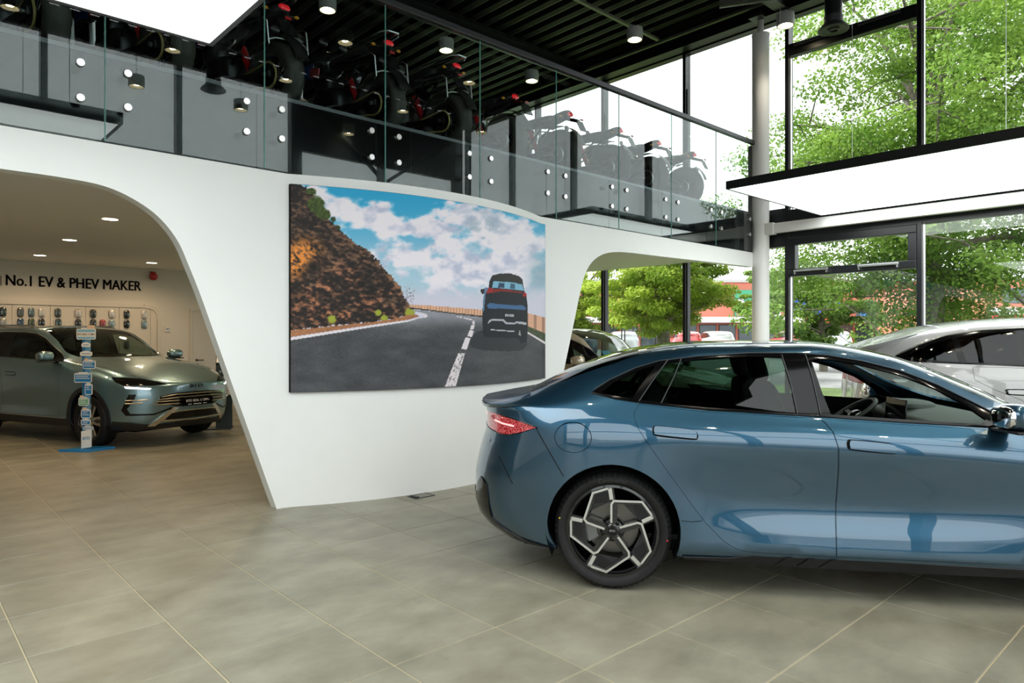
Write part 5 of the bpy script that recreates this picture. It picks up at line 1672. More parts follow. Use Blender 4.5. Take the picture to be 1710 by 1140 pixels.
PANELW = mat('display_panel_white', (.74, .71, .66), .5)
dp = thing('display_wall', 'white panelled display wall with rounded frame behind the silver blue SUV', 'display wall', (0, 0, 0))
jx = [-.55, .03, .62, 1.20, 1.785, 2.367, 2.937, 3.511, 4.075, 4.20]
for a, b in zip(jx[:-1], jx[1:]):
    MB().box(a + .004, b - .004, YW - .022, YW, .12, 2.10).build('panel', PANELW, dp, smooth=0, bevel=.002)
fp = [(-.6, 2.14), (3.95, 2.14), (4.12, 2.10), (4.21, 2.0), (4.238, 1.85), (4.238, .12)]
fc_ = [fp[0]] + [tuple(p) for p in cr_curve(fp[1:5], 6)] + [fp[-1]]
fbm_ = MB()
A = [np.array(p) for p in fc_]
for a, b in zip(A[:-1], A[1:]):
    dd = (b - a) / np.linalg.norm(b - a)
    nn_ = np.array([-dd[1], dd[0]]) * .036
    fbm_.add([(a[0] + nn_[0], YW - .045, a[1] + nn_[1]), (a[0] - nn_[0], YW - .045, a[1] - nn_[1]), (b[0] - nn_[0], YW - .045, b[1] - nn_[1]), (b[0] + nn_[0], YW - .045, b[1] + nn_[1]),
              (a[0] + nn_[0], YW, a[1] + nn_[1]), (a[0] - nn_[0], YW, a[1] - nn_[1]), (b[0] - nn_[0], YW, b[1] - nn_[1]), (b[0] + nn_[0], YW, b[1] + nn_[1])],
             [(3, 2, 1, 0), (0, 1, 5, 4), (2, 3, 7, 6), (3, 0, 4, 7), (1, 2, 6, 5)])
fbm_.build('frame', PANELW, dp, smooth=30)
COLS = {'dark green': (.02, .04, .04), 'grey': (.10, .11, .11), 'steel blue': (.10, .15, .18), 'white': (.62, .60, .58), 'dark grey': (.07, .085, .09), 'black': (.006, .007, .009), 'deep blue': (.02, .06, .11), 'olive green': (.05, .07, .03),
        'teal': (.03, .08, .09), 'red': (.28, .008, .014), 'ice blue': (.22, .33, .38), 'silver': (.35, .36, .35), 'anthracite': (.02, .025, .026)}
R1 = [(1.654, 'dark green'), (1.91, 'grey'), (2.072, 'steel blue'), (2.228, 'white'), (2.481, 'dark grey'), (2.809, 'white'), (3.058, 'anthracite'), (3.375, 'white'), (3.638, 'anthracite'), (3.953, 'white')]
R2 = [(1.654, 'silver'), (1.91, 'deep blue'), (2.072, 'olive green'), (2.228, 'black'), (2.49, 'teal'), (2.809, 'black'), (3.058, 'black'), (3.22, 'red'), (3.375, 'ice blue'), (3.638, 'black'), (3.953, 'ice blue')]
R3 = [(3.375, 'steel blue'), (3.638, 'dark green')]
ordn = ['first', 'second', 'third', 'fourth', 'fifth', 'sixth', 'seventh', 'eighth', 'ninth', 'tenth', 'eleventh']
for rn, (row, z) in (('upper', (R1, 1.965)), ('lower', (R2, 1.772)), ('third', (R3, 1.36))):
    for i_, (x, cn) in enumerate(row):
        o = thing('paint_sample', '%s car paint sample, %s from left in the %s row' % (cn, ordn[i_], rn), 'paint sample', (x, YW - .022, z), group='car paint samples on the display wall')
        MB().ellipsoid((0, -.012, 0), (.052, 0, 0), (0, .03, 0), (0, 0, .084), 18, 12, .55).build('shell', paint('sample_' + cn.replace(' ', '_'), COLS[cn], metal=.5), o)
        MB().ellipsoid((0, -.040, .008), (.024, 0, 0), (0, .006, 0), (0, 0, .040), 14, 8, .7).build('raised_centre', paint('sample_' + cn.replace(' ', '_'), COLS[cn]), o)

al = thing('fire_alarm', 'red round fire alarm sounder high on the back wall', 'fire alarm', (4.119, YW, 2.745))
MB().lathe([(.06, 0), (.06, .03), (.075, .05), (.080, .075), (.07, .10), (.04, .115), (.0, .12)], (0, 0, 0), (0, -1, 0), 24).build('sounder', REDP, al)
MB().box(-.05, .05, -.03, 0, .075, .10).build('mount', REDP, al, smooth=0)
sw_ = thing('room_thermostat', 'small white room thermostat beside the display wall', 'thermostat', (4.40, YW, 1.671))
MB().box(-.05, .05, -.02, 0, -.05, .05).build('case', PAPER, sw_, bevel=.006)
MB().box(-.025, .025, -.022, -.02, 0, .028).build('display', SCREEN, sw_, smooth=0)
s2 = thing('light_switch', 'white double light switch left of the back door', 'light switch', (4.73, YW, 1.047))
MB().box(-.055, .055, -.012, 0, -.04, .04).build('plate', PAPER, s2, bevel=.004)
for sx in (-.026, .026):
    MB().box(sx - .02, sx + .02, -.017, -.012, -.03, .03).build('rocker', PAPER, s2, bevel=.003)
ex = thing('wall_box', 'small grey wall box above the back door', 'wall box', (5.06, YW, 2.59))
MB().box(-.06, .06, -.06, 0, -.07, .07).build('case', mat('box_grey', (.28, .28, .26), .5), ex, bevel=.006)
dr = thing('door_1', 'plain white door with lever handle in the back wall', None, (0, 0, 0), kind='structure')
DW = mat('door_white', (.70, .67, .62), .45)
MB().box(4.84, 4.89, YW - .03, YW, 0, 2.11).box(5.81, 5.86, YW - .03, YW, 0, 2.11).box(4.89, 5.81, YW - .03, YW, 2.06, 2.11).build('door_frame', DW, dr, smooth=0)
lf = MB().box(4.895, 5.805, YW - .018, YW, .01, 2.055).build('door_leaf', DW, dr, smooth=0, bevel=.003)
hd_ = MB().lathe([(.0, 0), (.026, 0), (.026, .008), (.011, .010), (.011, .05)], (4.975, YW - .018, 1.03), (0, -1, 0), 16)
hd_.tube([(4.975, YW - .065, 1.03), (4.99, YW - .072, 1.03), (5.10, YW - .072, 1.028)], .010, 8)
hd_.build('door_handle', GREYM, lf)
MB().lathe([(.0, 0), (.022, 0), (.022, .008), (.008, .009), (.008, .012)], (4.975, YW - .018, .94), (0, -1, 0), 16).build('lock_rose', GREYM, lf)

# ------------------------------------------------------------------ stands and floor items
BLUE = mat('sign_blue', (.012, .20, .50), .45)
LBLUE = mat('sign_light_blue', (.20, .50, .75), .45)
tt = thing('totem_sign', 'blue totem sign with white and blue cards in front of the silver blue SUV', 'totem sign', (2.03, 10.55, 0), YAW - math.pi / 2)
MB().prism([(-.30, -.10, 0), (-.02, -.14, 0), (.12, -.12, 0), (.30, .16, 0), (.02, .20, 0), (-.15, .06, 0)], (0, 0, .03)).build('base', BLUE, tt, smooth=0, bevel=.004)
MB().prism([(-.069, .03, .03), (-.022, -.015, .03), (-.022, .03, .03)], (0, 0, 1.47)).build('post', BLUE, tt, smooth=0)
MB().box(-.022, .045, .015, .03, .03, 1.50).build('post_wing', LBLUE, tt, smooth=0)
CREAM = mat('card_peach', (.75, .55, .40), .6)
GRN = mat('card_green', (.15, .42, .25), .6)
cards = [(-.102, .150, 1.470, 1.625, LBLUE, 1), (-.033, .084, 1.371, 1.434, PAPER, 0), (-.048, .111, 1.254, 1.320, PAPER, 0), (-.019, .147, 1.083, 1.205, BLUE, 0), (-.127, .102, .903, 1.040, BLUE, 0), (.015, .114, .741, .895, BLUE, 0), (-.075, .060, .596, .715, GRN, 0), (-.037, .089, .434, .560, BLUE, 0), (-.037, .093, .345, .430, BLUE, 0), (-.019, .120, .280, .335, BLUE, 0)]
for i_, (x0, x1, z0, z1, cm, hdr) in enumerate(cards):
    r = .012
    o = [(x0, z0 + r), (x0 + r, z0), (x1 - r, z0), (x1, z0 + r), (x1, z1 - 2 * r), (x1 - r, z1 - r), (x1 - .25 * (x1 - x0), z1 - r), (x1 - .28 * (x1 - x0), z1), (x0 + .25 * (x1 - x0), z1), (x0 + .22 * (x1 - x0), z1 - r), (x0 + r, z1 - r), (x0, z1 - 2 * r)]
    yq = -.035 - .006 * (i_ % 3)
    cd = MB().prism([(a, yq, c_) for a, c_ in o], (0, .008, 0)).build('card', PAPER, tt, smooth=0)
    g = .010
    MB().box(x0 + g, x1 - g, yq - .001, yq, z0 + g, z1 - g - r * 1.2).build('card_face', cm, cd, smooth=0)
    if hdr:
        MB().box(x0 + g, x1 - g, yq - .002, yq - .001, z0 + .035, z1 - .055).build('card_band', PAPER, cd, smooth=0)
        text_on('lettering', 'BYD SEAL U DM-i', .038, INK, ((x0 + x1) / 2, yq - .0025, z0 + .068), (1, 0, 0), (0, 0, 1), cd, .0004, sx=.80, bold=.0006)
    else:
        tm = PAPER if cm not in (PAPER,) else BLUE
        for q in range(2 if z1 - z0 < .09 else 3):
            zz = z1 - .035 - q * .024
            if zz < z0 + .014: break
            MB().box(x0 + .022, x1 - .022 - .02 * (q % 2), yq - .002, yq - .001, zz - .004, zz + .004).build('text_line', tm, cd, smooth=0)
    if i_ in (3, 6, 7):
        MB().box(x0 + .02, x0 + .075, yq - .003, yq - .001, z1 - .012, z1 + .018).build('card_tab', CREAM, cd, smooth=0)
    if i_ == 0:
        MB().box(x1 - .11, x1 - .01, yq - .003, yq + .002, z1 - .012, z1 + .034).build('card_tab', CREAM, cd, smooth=0)
cd = MB().prism([(-.030, -.05, .035), (.105, -.05, .055), (.105, -.05, .290), (-.030, -.05, .262)], (0, .006, 0)).build('brand_card', PAPER, tt, smooth=0)
text_on('lettering', 'BYD', .052, BLUE, (.036, -.0505, .168), (1, 0, .1), (0, 0, 1), cd, .0004, bold=.001)

INFO = mat('stand_dark_green', (.020, .035, .035), .45)
it = thing('info_stand', 'dark green information stand with sloping panel beside the SUV nose', 'information stand', (4.18, 11.55, 0), math.radians(-26))
MB().box(-.30, .13, -.12, .24, 0, .022).build('base', INFO, it, smooth=0, bevel=.003)
MB().box(-.115, .135, .00, .06, .022, 1.07).build('post', INFO, it, smooth=0, bevel=.004)
MB().prism([(-.115, .0, 1.05), (-.115, .06, 1.05), (-.115, .20, 1.30), (-.115, .16, 1.335), (-.115, -.02, 1.08)][::-1], (.27, 0, 0)).build('sloping_panel', INFO, it, smooth=0)
MB().obox((.01, .066, 1.205), (.115, 0, 0), (0, .078, .112), (0, -.002, .0015)).build('panel_sheet', PAPER, it, smooth=0)
sh = MB().box(-.10, .12, -.004, 0, .56, .86).build('data_sheet', PAPER, it, smooth=0)
for q in range(6):
    MB().box(-.08 + .09 * (q % 2), -.01 + .09 * (q % 2), -.0055, -.004, .80 - .035 * q, .806 - .035 * q).build('text_line', INK, sh, smooth=0)
MB().box(-.085, -.05, -.0055, -.004, .65, .69).build('print_mark', mat('mark_red', (.6, .12, .06), .6), sh, smooth=0)
text_on('stand_logo', 'BYD', .06, ALU, (.01, -.003, .94), (1, 0, 0), (0, 0, 1), it, .001, sx=1.3)
text_on('sheet_lettering', 'BYD', .05, INK, (-.01, .035, 1.245), (1, 0, 0), (0, .57, .82), it, .0006, sx=1.3)

fs_ = thing('floor_socket', 'square metal floor socket with raised lid at the foot of the white wall', 'floor socket', (3.77, 5.36, 0))
for a, b, c_, d_ in ((-.11, .11, -.07, -.055), (-.11, .11, .055, .07), (-.11, -.095, -.055, .055), (.095, .11, -.055, .055)):
    MB().box(a, b, c_, d_, 0, .006).build('rim', GREYM, fs_, smooth=0)
MB().box(-.055, .094, -.054, .054, 0, .004).build('lid', mat('lid_grey', (.20, .19, .16), .5), fs_, smooth=0)
MB().box(-.094, -.058, -.05, .05, 0, .012).build('cable_flap', BLACK, fs_, smooth=0)
# blue price card on the beige SUV dashboard
bc = thing('dash_card', 'bright blue card standing on the beige SUV dashboard', 'card', (7.44, 6.12, 1.14), math.atan2(-.963, .27) + math.pi / 2)
MB().obox((0, 0, .09), (.13, 0, 0), (0, .045, .085), (0, -.002, .001)).build('sheet', mat('card_blue', (.03, .42, .80), .5), bc, smooth=0)
# ------------------------------------------------------------------ motorcycles on the mezzanine
GOLDC = mat('gold_chain', (.50, .40, .16), .35, .5)
DARKM = mat('dark_engine_metal', (.035, .036, .038), .4, .8)
SILV = mat('bike_silver', (.55, .56, .57), .28, 1.0)
LENSR = mat('bike_tail_lens', (.55, .01, .02), .15, coat=1.0, emit=(1, .02, .03), es=.25)
AMBER = mat('amber_lens', (.7, .30, .02), .2)
SEATB = mat('bike_seat', (.012, .012, .013), .6)

BRUB = noisy('bike_tyre_rubber', (.022, .021, .018), (.034, .032, .027), scale=40, rough=.65, world_pos=False)
def bike_wheel(root, x, R, w, nm, knob, disc_side, wire):
    n = 72
    prof = []
    for a in np.linspace(-2.5, 2.5, 15):
        prof.append((R - w / 2 + (w / 2) * math.cos(a) * (1.0 if abs(a) < 1.6 else .9), (w / 2) * math.sin(a)))
    vs, fs = [], []
    for i, (r, h) in enumerate(prof):
        for k in range(n):
            t = 2 * math.pi * k / n
            rr = r
            a = -2.5 + 5.0 * i / 14
            if abs(a) < 1.5:
                ph = (k + int(abs(i - 7) * (1.5 if not knob else 0))) % (6 if knob else 8)
                if ph == 0 or (knob and (i in (5, 9))): rr = r - (.012 if knob else .006)
            vs.append((rr * math.cos(t), h, rr * math.sin(t)))
    for i in range(14):
        for k in range(n):
            k2 = (k + 1) % n
            fs.append((i * n + k, (i + 1) * n + k, (i + 1) * n + k2, i * n + k2))
    wp = MB().add(vs, fs).build(nm, BRUB, root, smooth=40)
    wp.location = (x, 0, R)
    rr = R - w * .78
    MB().lathe([(rr + .02, -.045), (rr + .005, -.05), (rr - .012, -.03), (rr - .012, .03), (rr + .005, .05), (rr + .02, .045), (rr + .02, -.045)], (0, 0, 0), (0, 1, 0), 36).build('rim', DARKM, wp)
    MB().lathe([(.0, -.07), (.03, -.07), (.045, -.05), (.03, -.03), (.03, .03), (.045, .05), (.03, .07), (.0, .07)], (0, 0, 0), (0, 1, 0), 16).build('hub', SILV, wp)
    sp = MB()
    if wire:
        for k in range(20):
            a = 2 * math.pi * k / 20
            sg = 1 if k % 2 else -1
            MBp = [(.042 * math.cos(a + .5 * sg), .045 * sg, .042 * math.sin(a + .5 * sg)), (rr * math.cos(a), 0, rr * math.sin(a))]
            MB().tube(MBp, .0025, 4, cap=False).build('spoke', SILV, wp)
    else:
        for k in range(5):
            a = 2 * math.pi * k / 5
            for dd in (-.22, .22):
                MB().bar((.03 * math.cos(a), 0, .03 * math.sin(a)), (rr * math.cos(a + dd), 0, rr * math.sin(a + dd)), .022, .018, (0, 1, 0)).build('spoke', DARKM, wp, smooth=0)
    MB().lathe([(.09, 0), (.13, 0), (.13, .005), (.09, .005)], (0, disc_side * .06, 0), (0, 1, 0), 28).build('brake_disc', DISC, wp)
    return wp

def make_bike(kind):
    t = thing('motorcycle', 'x', 'motorcycle')
    adv = kind == 'adventure'
    R, w = (.350, .195) if adv else (.335, .20)
    WBk = 1.50 if adv else 1.42
    H = .0 if adv else -.10
    bike_wheel(t, 0, R, w, 'rear_wheel', adv, -1, adv)
    bike_wheel(t, WBk, R, .12, 'front_wheel', adv, 1, adv)
    # chain drive (left side, +y)
    loop = [(-.115 * math.sin(a) - .0, .095, R + .115 * math.cos(a)) for a in np.linspace(0, math.pi, 14)] + [(.50, .095, R - .02 - .045)] + [(.50 + .045 * math.sin(a), .095, R - .02 - .045 * math.cos(a)) for a in np.linspace(.3, math.pi - .3, 6)] + [(.50, .095, R + .025)]
    MB().tube(loop, .011, 6, True).build('chain', GOLDC if adv else SILV, t)
    MB().lathe([(.05, 0), (.105, 0), (.105, .006), (.05, .006)], (0, .092, R), (0, 1, 0), 28).build('sprocket', DARKM, t)
    for sd in (-1, 1):
        MB().bar((-.05, .11 * sd, R), (.56, .10 * sd, R + .04), .035, .07).build('swingarm', DARKM, t, bevel=.01)
        MB().lathe([(.0, 0), (.02, 0), (.02, .02), (.0, .025)], (0, .13 * sd, R), (0, sd, 0), 12).build('axle_nut', SILV, t)
        MB().tube([(.50, .14 * sd, .42), (.58, .24 * sd, .40)], .012, 6).build('foot_peg', SILV, t)
        MB().tube([(.14, .10 * sd, .86 + H), (.40, .09 * sd, .62 + H), (.62, .10 * sd, .45)], .014, 8).build('subframe_tube', BLACK, t)
        MB().tube([(1.36, .095 * sd, 1.0 + H * .6), (WBk, .095 * sd, R)], [.028, .024], 10).build('fork_leg', SILV if adv else BLACK, t)
        MB().tube([(1.22, .05 * sd, 1.12 + H), (1.20, .22 * sd, 1.16 + H), (1.08, .40 * sd, 1.15 + H)], .012, 8).build('handlebar', BLACK, t)
        MB().tube([(1.10, .37 * sd, 1.15 + H), (1.06, .44 * sd, 1.148 + H)], .018, 8).build('grip', RUBBER, t)
        mt = MB().tube([(1.16, .30 * sd, 1.16 + H), (1.20, .33 * sd, 1.32 + H)], .006, 6).build('mirror_stem', BLACK, t)
        MB().ellipsoid((1.20, .34 * sd, 1.36 + H), (.02, 0, 0), (0, .065, 0), (0, 0, .045), 12, 8).build('mirror_head', BLACK, mt)
        MB().tube([(-.13, .06 * sd, .90 + H), (-.15, .16 * sd, .90 + H)], .008, 6).build('indicator_stem', BLACK, t)
        MB().ellipsoid((-.155, .18 * sd, .90 + H), (.02, 0, 0), (0, .028, 0), (0, 0, .016), 10, 6).build('indicator', AMBER, t)
    MB().ellipsoid((.72, 0, .48), (.25, 0, 0), (0, .17, 0), (0, 0, .18), 16, 10, .6).ellipsoid((.78, 0, .68), (.14, 0, .05), (0, .14, 0), (-.03, 0, .12), 14, 8, .6).build('engine', DARKM, t)
    TANK = paint('bike_red', (.35, .015, .02)) if False else None
    tank = MB().ellipsoid((.86, 0, .93 + H), (.27, 0, .03), (0, .17, 0), (-.02, 0, .15), 18, 12, .8).build('fuel_tank', mat('bike_bodywork', (.02, .022, .026), .2, coat=1.0), t)
    if adv:
        MB().obox((.98, .17, .86), (.16, 0, .02), (0, .006, 0), (-.02, 0, .07)).build('side_panel', paint('bike_blue', (.02, .06, .25)), tank, bevel=.01)
        MB().obox((.80, .172, .82), (.07, 0, .02), (0, .006, 0), (-.02, 0, .05)).build('side_panel', paint('bike_red', (.45, .02, .03)), tank, bevel=.01)
    MB().ellipsoid((.34, 0, .90 + H), (.36, 0, -.02), (0, .13, 0), (0, 0, .055), 18, 8, .6).build('seat', SEATB, t)
    tail = MB().ellipsoid((.02, 0, .90 + H), (.24, 0, -.03 if adv else -.06), (0, .09, 0), (.02, 0, .055), 16, 8, .65).build('tail_unit', PLASTIC, t)
    MB().ellipsoid((-.20, 0, .935 + H), (.03, 0, 0), (0, .058, 0), (.01, 0, .030), 14, 8, .7).build('tail_lamp', LENSR, t)
    pl = MB().obox((-.22 if adv else -.36, 0, .74 + H * .9), (.006, 0, 0), (0, .085, 0), (.03, 0, .07)).build('plate_holder', BLACK, t, smooth=0)
    MB().tube([(-.10, 0, .90 + H), (-.20 if adv else -.33, 0, .82 + H)], .022, 8).build('plate_arm', BLACK, t)
    MB().obox((-.235 if adv else -.37, 0, .83 + H), (.006, 0, 0), (0, .035, 0), (0, 0, .012)).build('reflector', REDP, pl, smooth=0)
    # mudguard
    vs = []
    for a in np.linspace(.2, 1.9, 9):
        for yy in (-.08, .08):
            vs.append((-(R + .04) * math.cos(a), yy, R + (R + .04) * math.sin(a)))
    MB().add(vs, [(2 * k, 2 * k + 1, 2 * k + 3, 2 * k + 2) for k in range(8)]).build('mudguard', PLASTIC, t)
    vs = []
    for a in np.linspace(.5, 2.2, 9):
        for yy in (-.07, .07):
            vs.append((WBk - (R + .03) * math.cos(a), yy, R + (R + .03) * math.sin(a)))
    MB().add(vs, [(2 * k, 2 * k + 1, 2 * k + 3, 2 * k + 2) for k in range(8)]).build('front_mudguard', PLASTIC, t)
    # exhaust on the right
    MB().tube([(.70, -.12, .34), (.45, -.15, .36), (.28, -.17, .45), (.22, -.18, .50)], .026, 10).build('exhaust_pipe', SILV, t)
    mf = MB().tube([(.22, -.18, .50), (.18, -.18, .52), (-.14, -.19, .70 + H), (-.18, -.19, .72 + H)], [.03, .058, .062, .045], 14).build('muffler', SILV if adv else DARKM, t)
    MB().ellipsoid((1.30, 0, 1.03 + H), (.12, 0, 0), (0, .15, 0), (-.03, 0, .13), 16, 10, .7).build('fairing', mat('bike_bodywork', (.02, .022, .026), .2, coat=1.0), t)
    MB().ellipsoid((1.40, 0, 1.02 + H), (.03, 0, 0), (0, .09, 0), (0, 0, .06), 14, 8).build('head_lamp', CHROME, t)
    MB().obox((1.34, 0, 1.26 + H), (.05, 0, .11), (0, .13, 0), (.008, 0, -.003)).build('windshield', thin_glass('bike_screen', (.35, .4, .42)), t, smooth=0)
    MB().tube([(.52, .12, .32), (.56, .30, .012)], .012, 8).build('side_stand', SILV, t)
    MB().tube([(.46, -.02, .72), (.34, -.01, .40)], .035, 10).build('shock_absorber', REDP, t)
    if adv:   # tubular luggage racks
        for sd in (-1, 1):
            MB().tube([(.30, .15 * sd, .84), (.10, .22 * sd, .80), (-.16, .23 * sd, .80), (-.21, .23 * sd, .76), (-.21, .23 * sd, .56), (-.16, .22 * sd, .52), (.12, .21 * sd, .50), (.28, .17 * sd, .60)], .009, 8).build('pannier_rack', SILV, t)
        MB().tube([(-.20, .23, .60), (-.235, .17, .62), (-.25, .06, .625), (-.25, -.06, .625), (-.235, -.17, .62), (-.20, -.23, .60)], .009, 8).build('rack_hoop', SILV, t)
        MB().tube([(.28, .11, .98), (.0, .13, 1.0), (-.22, .12, 1.02), (-.28, .07, 1.025), (-.28, -.07, 1.025), (-.22, -.12, 1.02), (.0, -.13, 1.0), (.28, -.11, .98)], .010, 8).build('luggage_carrier', SILV, t)
        for yy in (-.05, .05):
            MB().tube([(.2, yy, .985), (-.27, yy, 1.02)], .007, 6).build('carrier_bar', SILV, t)
    return t
adv = make_bike('adventure')
spt = make_bike('sport')
BK = [(0.98, 'adventure', 'black adventure motorcycle at the far left behind the balustrade'), (1.86, 'adventure', 'black adventure motorcycle half hidden behind the left light raft'),
      (2.83, 'adventure', 'adventure motorcycle with gold chain above the left end of the poster'), (3.98, 'adventure', 'adventure motorcycle with knobbly tyre, second right of the light raft'),
      (4.86, 'adventure', 'adventure motorcycle with silver muffler and red tail lamp, rightmost with a rack'), (5.82, 'sport', 'dark sport motorcycle next to the rightmost racked motorcycle'),
      (6.80, 'sport', 'dark sport motorcycle with plate holder against the bright window'), (7.85, 'sport', 'sport motorcycle in hazy reflection, third from the white column'),
      (8.80, 'sport', 'sport motorcycle in hazy reflection, second from the white column'), (9.75, 'sport', 'sport motorcycle in hazy reflection, nearest the white column')]
first = {'adventure': adv, 'sport': spt}
done = set()
for i_, (x, kd, lb) in enumerate(BK):
    if kd in done: o = copy_tree(first[kd])
    else: o = first[kd]; done.add(kd)
    o.location = (x, 6.36 if kd == 'adventure' else 6.42, ZFL + .002)
    o.rotation_euler = (math.radians(-7), 0, math.radians(90 + 13 + 1.5 * ((i_ * 7) % 5 - 2)))
    o['label'] = lb
    o['group'] = 'motorcycles parked along the mezzanine edge'

# ------------------------------------------------------------------ outside
def gz(x, y):
    d = math.hypot(x - XF, y - 4)
    return -.12 + .016 * max(0.0, d - 9)
def CW(px_, dep):
    """ground spot seen at a picture column and distance along the view"""
    p = FWD * dep + RGT * (px_ - 855) / F_PX * dep
    return float(p[0]), float(p[1])
ASPH = noisy('asphalt', (.16, .16, .165), (.24, .24, .245), scale=.6, rough=.85, bump=.05)
GRASS = noisy('lawn', (.10, .16, .045), (.16, .23, .06), scale=1.5, rough=.9)
gb = MB()
gx = np.concatenate([np.linspace(-120, -10, 8), np.linspace(0, 60, 25), np.linspace(70, 190, 8)])
gy = np.concatenate([np.linspace(-120, -20, 8), np.linspace(-10, 60, 25), np.linspace(70, 190, 8)])
vs = [(x, y, gz(x, y) if x > XF or y < YO else -.3) for y in gy for x in gx]
nx = len(gx)
gb.add(vs, [(j * nx + i, j * nx + i + 1, (j + 1) * nx + i + 1, (j + 1) * nx + i) for j in range(len(gy) - 1) for i in range(nx - 1)])
struct(gb.build('ground', ASPH), 'grey asphalt car park outside the glass walls')
lw = MB()
lx = np.linspace(12.2, 21.5, 8)
ly = np.linspace(-14, 44, 20)
lw.add([(x + max(0, (y - 10)) * .12, y, gz(x, y) + .05) for y in ly for x in lx], [(j * 8 + i, j * 8 + i + 1, (j + 1) * 8 + i + 1, (j + 1) * 8 + i) for j in range(19) for i in range(7)])
struct(lw.build('lawn', GRASS), 'mown green lawn strip outside the window wall')

def leaf_mat(name, c1, c2):
    m = noisy(name, c1, c2, scale=.9, detail=3, rough=.6, spec=.3)
    n, l, b = nt(m)
    out = n['Material Output']
    tr = n.new('ShaderNodeBsdfTranslucent')
    src = b.inputs['Base Color'].links[0].from_socket
    l.new(src, tr.inputs['Color'])
    ad = n.new('ShaderNodeMixShader')
    ad.inputs['Fac'].default_value = .45
    l.new(b.outputs['BSDF'], ad.inputs[1])
    l.new(tr.outputs['BSDF'], ad.inputs[2])
    l.new(ad.outputs['Shader'], out.inputs['Surface'])
    return m
BARK = noisy('bark', (.10, .085, .065), (.20, .175, .14), scale=6, rough=.9, bump=.3)

def tree(label, loc, height, r, crown_z, crown_h, nclump, nleaf, leaf, lm, seed, trunk_r=.2, low=0.0, name='street_tree'):
    rg = np.random.default_rng(seed)
    t = thing(name, label, 'tree', loc)
    tb = MB()
    tp = [(0, 0, 0), (.05, .02, crown_z * .35), (.0, .08, crown_z * .7), (.1, 0, crown_z), (.05, .1, crown_z + crown_h * .6)]
    tb.tube([tuple(p) for p in cr_curve(tp, 4)], list(np.linspace(trunk_r * 1.25, trunk_r * .25, 17)), 10)
    tb.build('trunk', BARK, t)
    cl = []
    bb = MB()
    nlimb = max(7, nclump // 9)
    for k in range(nlimb):
        a = 2 * math.pi * (k * .382) + rg.uniform(-.3, .3)
        h = -1 + 2 * (k + .5) / nlimb + rg.uniform(-.1, .1)
        h = max(-1, min(.97, h))
        rad = math.sqrt(max(.05, 1 - h * h)) * rg.uniform(.75, 1.08)
        end = np.array([r * rad * math.cos(a), r * rad * math.sin(a), crown_z + crown_h * h * (1.0 if h > 0 else 1 - low)])
        st = np.array([0, 0, crown_z * .45 + (h + 1) * .38 * crown_h])
        mid = st + (end - st) * .55 + np.array([0, 0, .10 * r])
        path = cr_curve([st, mid, end], 6)
        bb.tube([tuple(q_) for q_ in path], list(np.linspace(trunk_r * .5, trunk_r * .07, 13)), 6, cap=False)
        for j in range(9):
            f_ = rg.uniform(.35, 1.02)
            base = path[min(12, int(f_ * 12))]
            off = rg.normal(size=3) * np.array([.22, .22, .13]) * r * (.5 + .6 * f_)
            c_ = base + off
            cl.append((c_, r * rg.uniform(.10, .21)))
            bb.tube([tuple(base), tuple(base + off * .6 + np.array([0, 0, .03 * r])), tuple(c_)], [trunk_r * .12, trunk_r * .07, trunk_r * .03], 5, cap=False)
    bb.build('branches', BARK, t)
    V = np.zeros((nleaf * 4, 3), np.float32)
    wts = np.array([c_[1] ** 2 for c_ in cl]); wts /= wts.sum()
    idx = rg.choice(len(cl), nleaf, p=wts)
    C_ = np.array([c_[0] for c_ in cl])[idx]
    Rr = np.array([c_[1] for c_ in cl])[idx]
    d = rg.normal(size=(nleaf, 3))
    d /= np.linalg.norm(d, axis=1)[:, None]
    pos = C_ + d * (Rr * rg.uniform(.1, 1.0, nleaf) ** .5)[:, None] * np.array([1.35, 1.35, .62])
    nrm = d * .7 + np.array([0, 0, .55]) + rg.normal(size=(nleaf, 3)) * .45
    nrm /= np.linalg.norm(nrm, axis=1)[:, None]
    u = np.cross(nrm, rg.normal(size=(nleaf, 3)))
    u /= np.linalg.norm(u, axis=1)[:, None] + 1e-9
    w_ = np.cross(nrm, u)
    s = (leaf * rg.uniform(.6, 1.25, nleaf))[:, None]
    V[0::4] = pos - u * s; V[1::4] = pos - w_ * s * .6; V[2::4] = pos + u * s; V[3::4] = pos + w_ * s * .6
    me = bpy.data.meshes.new('foliage')
    me.vertices.add(nleaf * 4); me.vertices.foreach_set('co', V.ravel())
    me.loops.add(nleaf * 4); me.loops.foreach_set('vertex_index', np.arange(nleaf * 4))
    me.polygons.add(nleaf); me.polygons.foreach_set('loop_start', np.arange(nleaf) * 4)
    me.update(calc_edges=True)
    me.materials.append(lm)
    tag(link('foliage', me, t), kind='stuff')
    return t
LM1 = leaf_mat('leaf_green', (.10, .205, .028), (.27, .41, .07))
LM2 = leaf_mat('leaf_yellow_green', (.20, .32, .025), (.43, .52, .065))
LM3 = leaf_mat('leaf_dark_green', (.10, .20, .04), (.24, .36, .08))
x, y = CW(1560, 19)
tree('large leafy green tree filling the right hand windows', (x, y, gz(x, y)), 11, 5.0, 6.6, 6.0, 200, 120000, .060, LM1, 5, .26, .10)
x, y = CW(1375, 30)
tree('dark green tree with low hanging foliage behind the window vent', (x, y, gz(x, y)), 5, 2.3, 3.0, 1.9, 50, 16000, .085, LM3, 8, .15, .0)
x, y = CW(1108, 27)
tree('bright yellow green round tree framed by the right arch', (x, y, gz(x, y)), 6, 2.75, 3.9, 2.6, 150, 60000, .068, LM2, 9, .26, .3)
x, y = CW(962, 33)
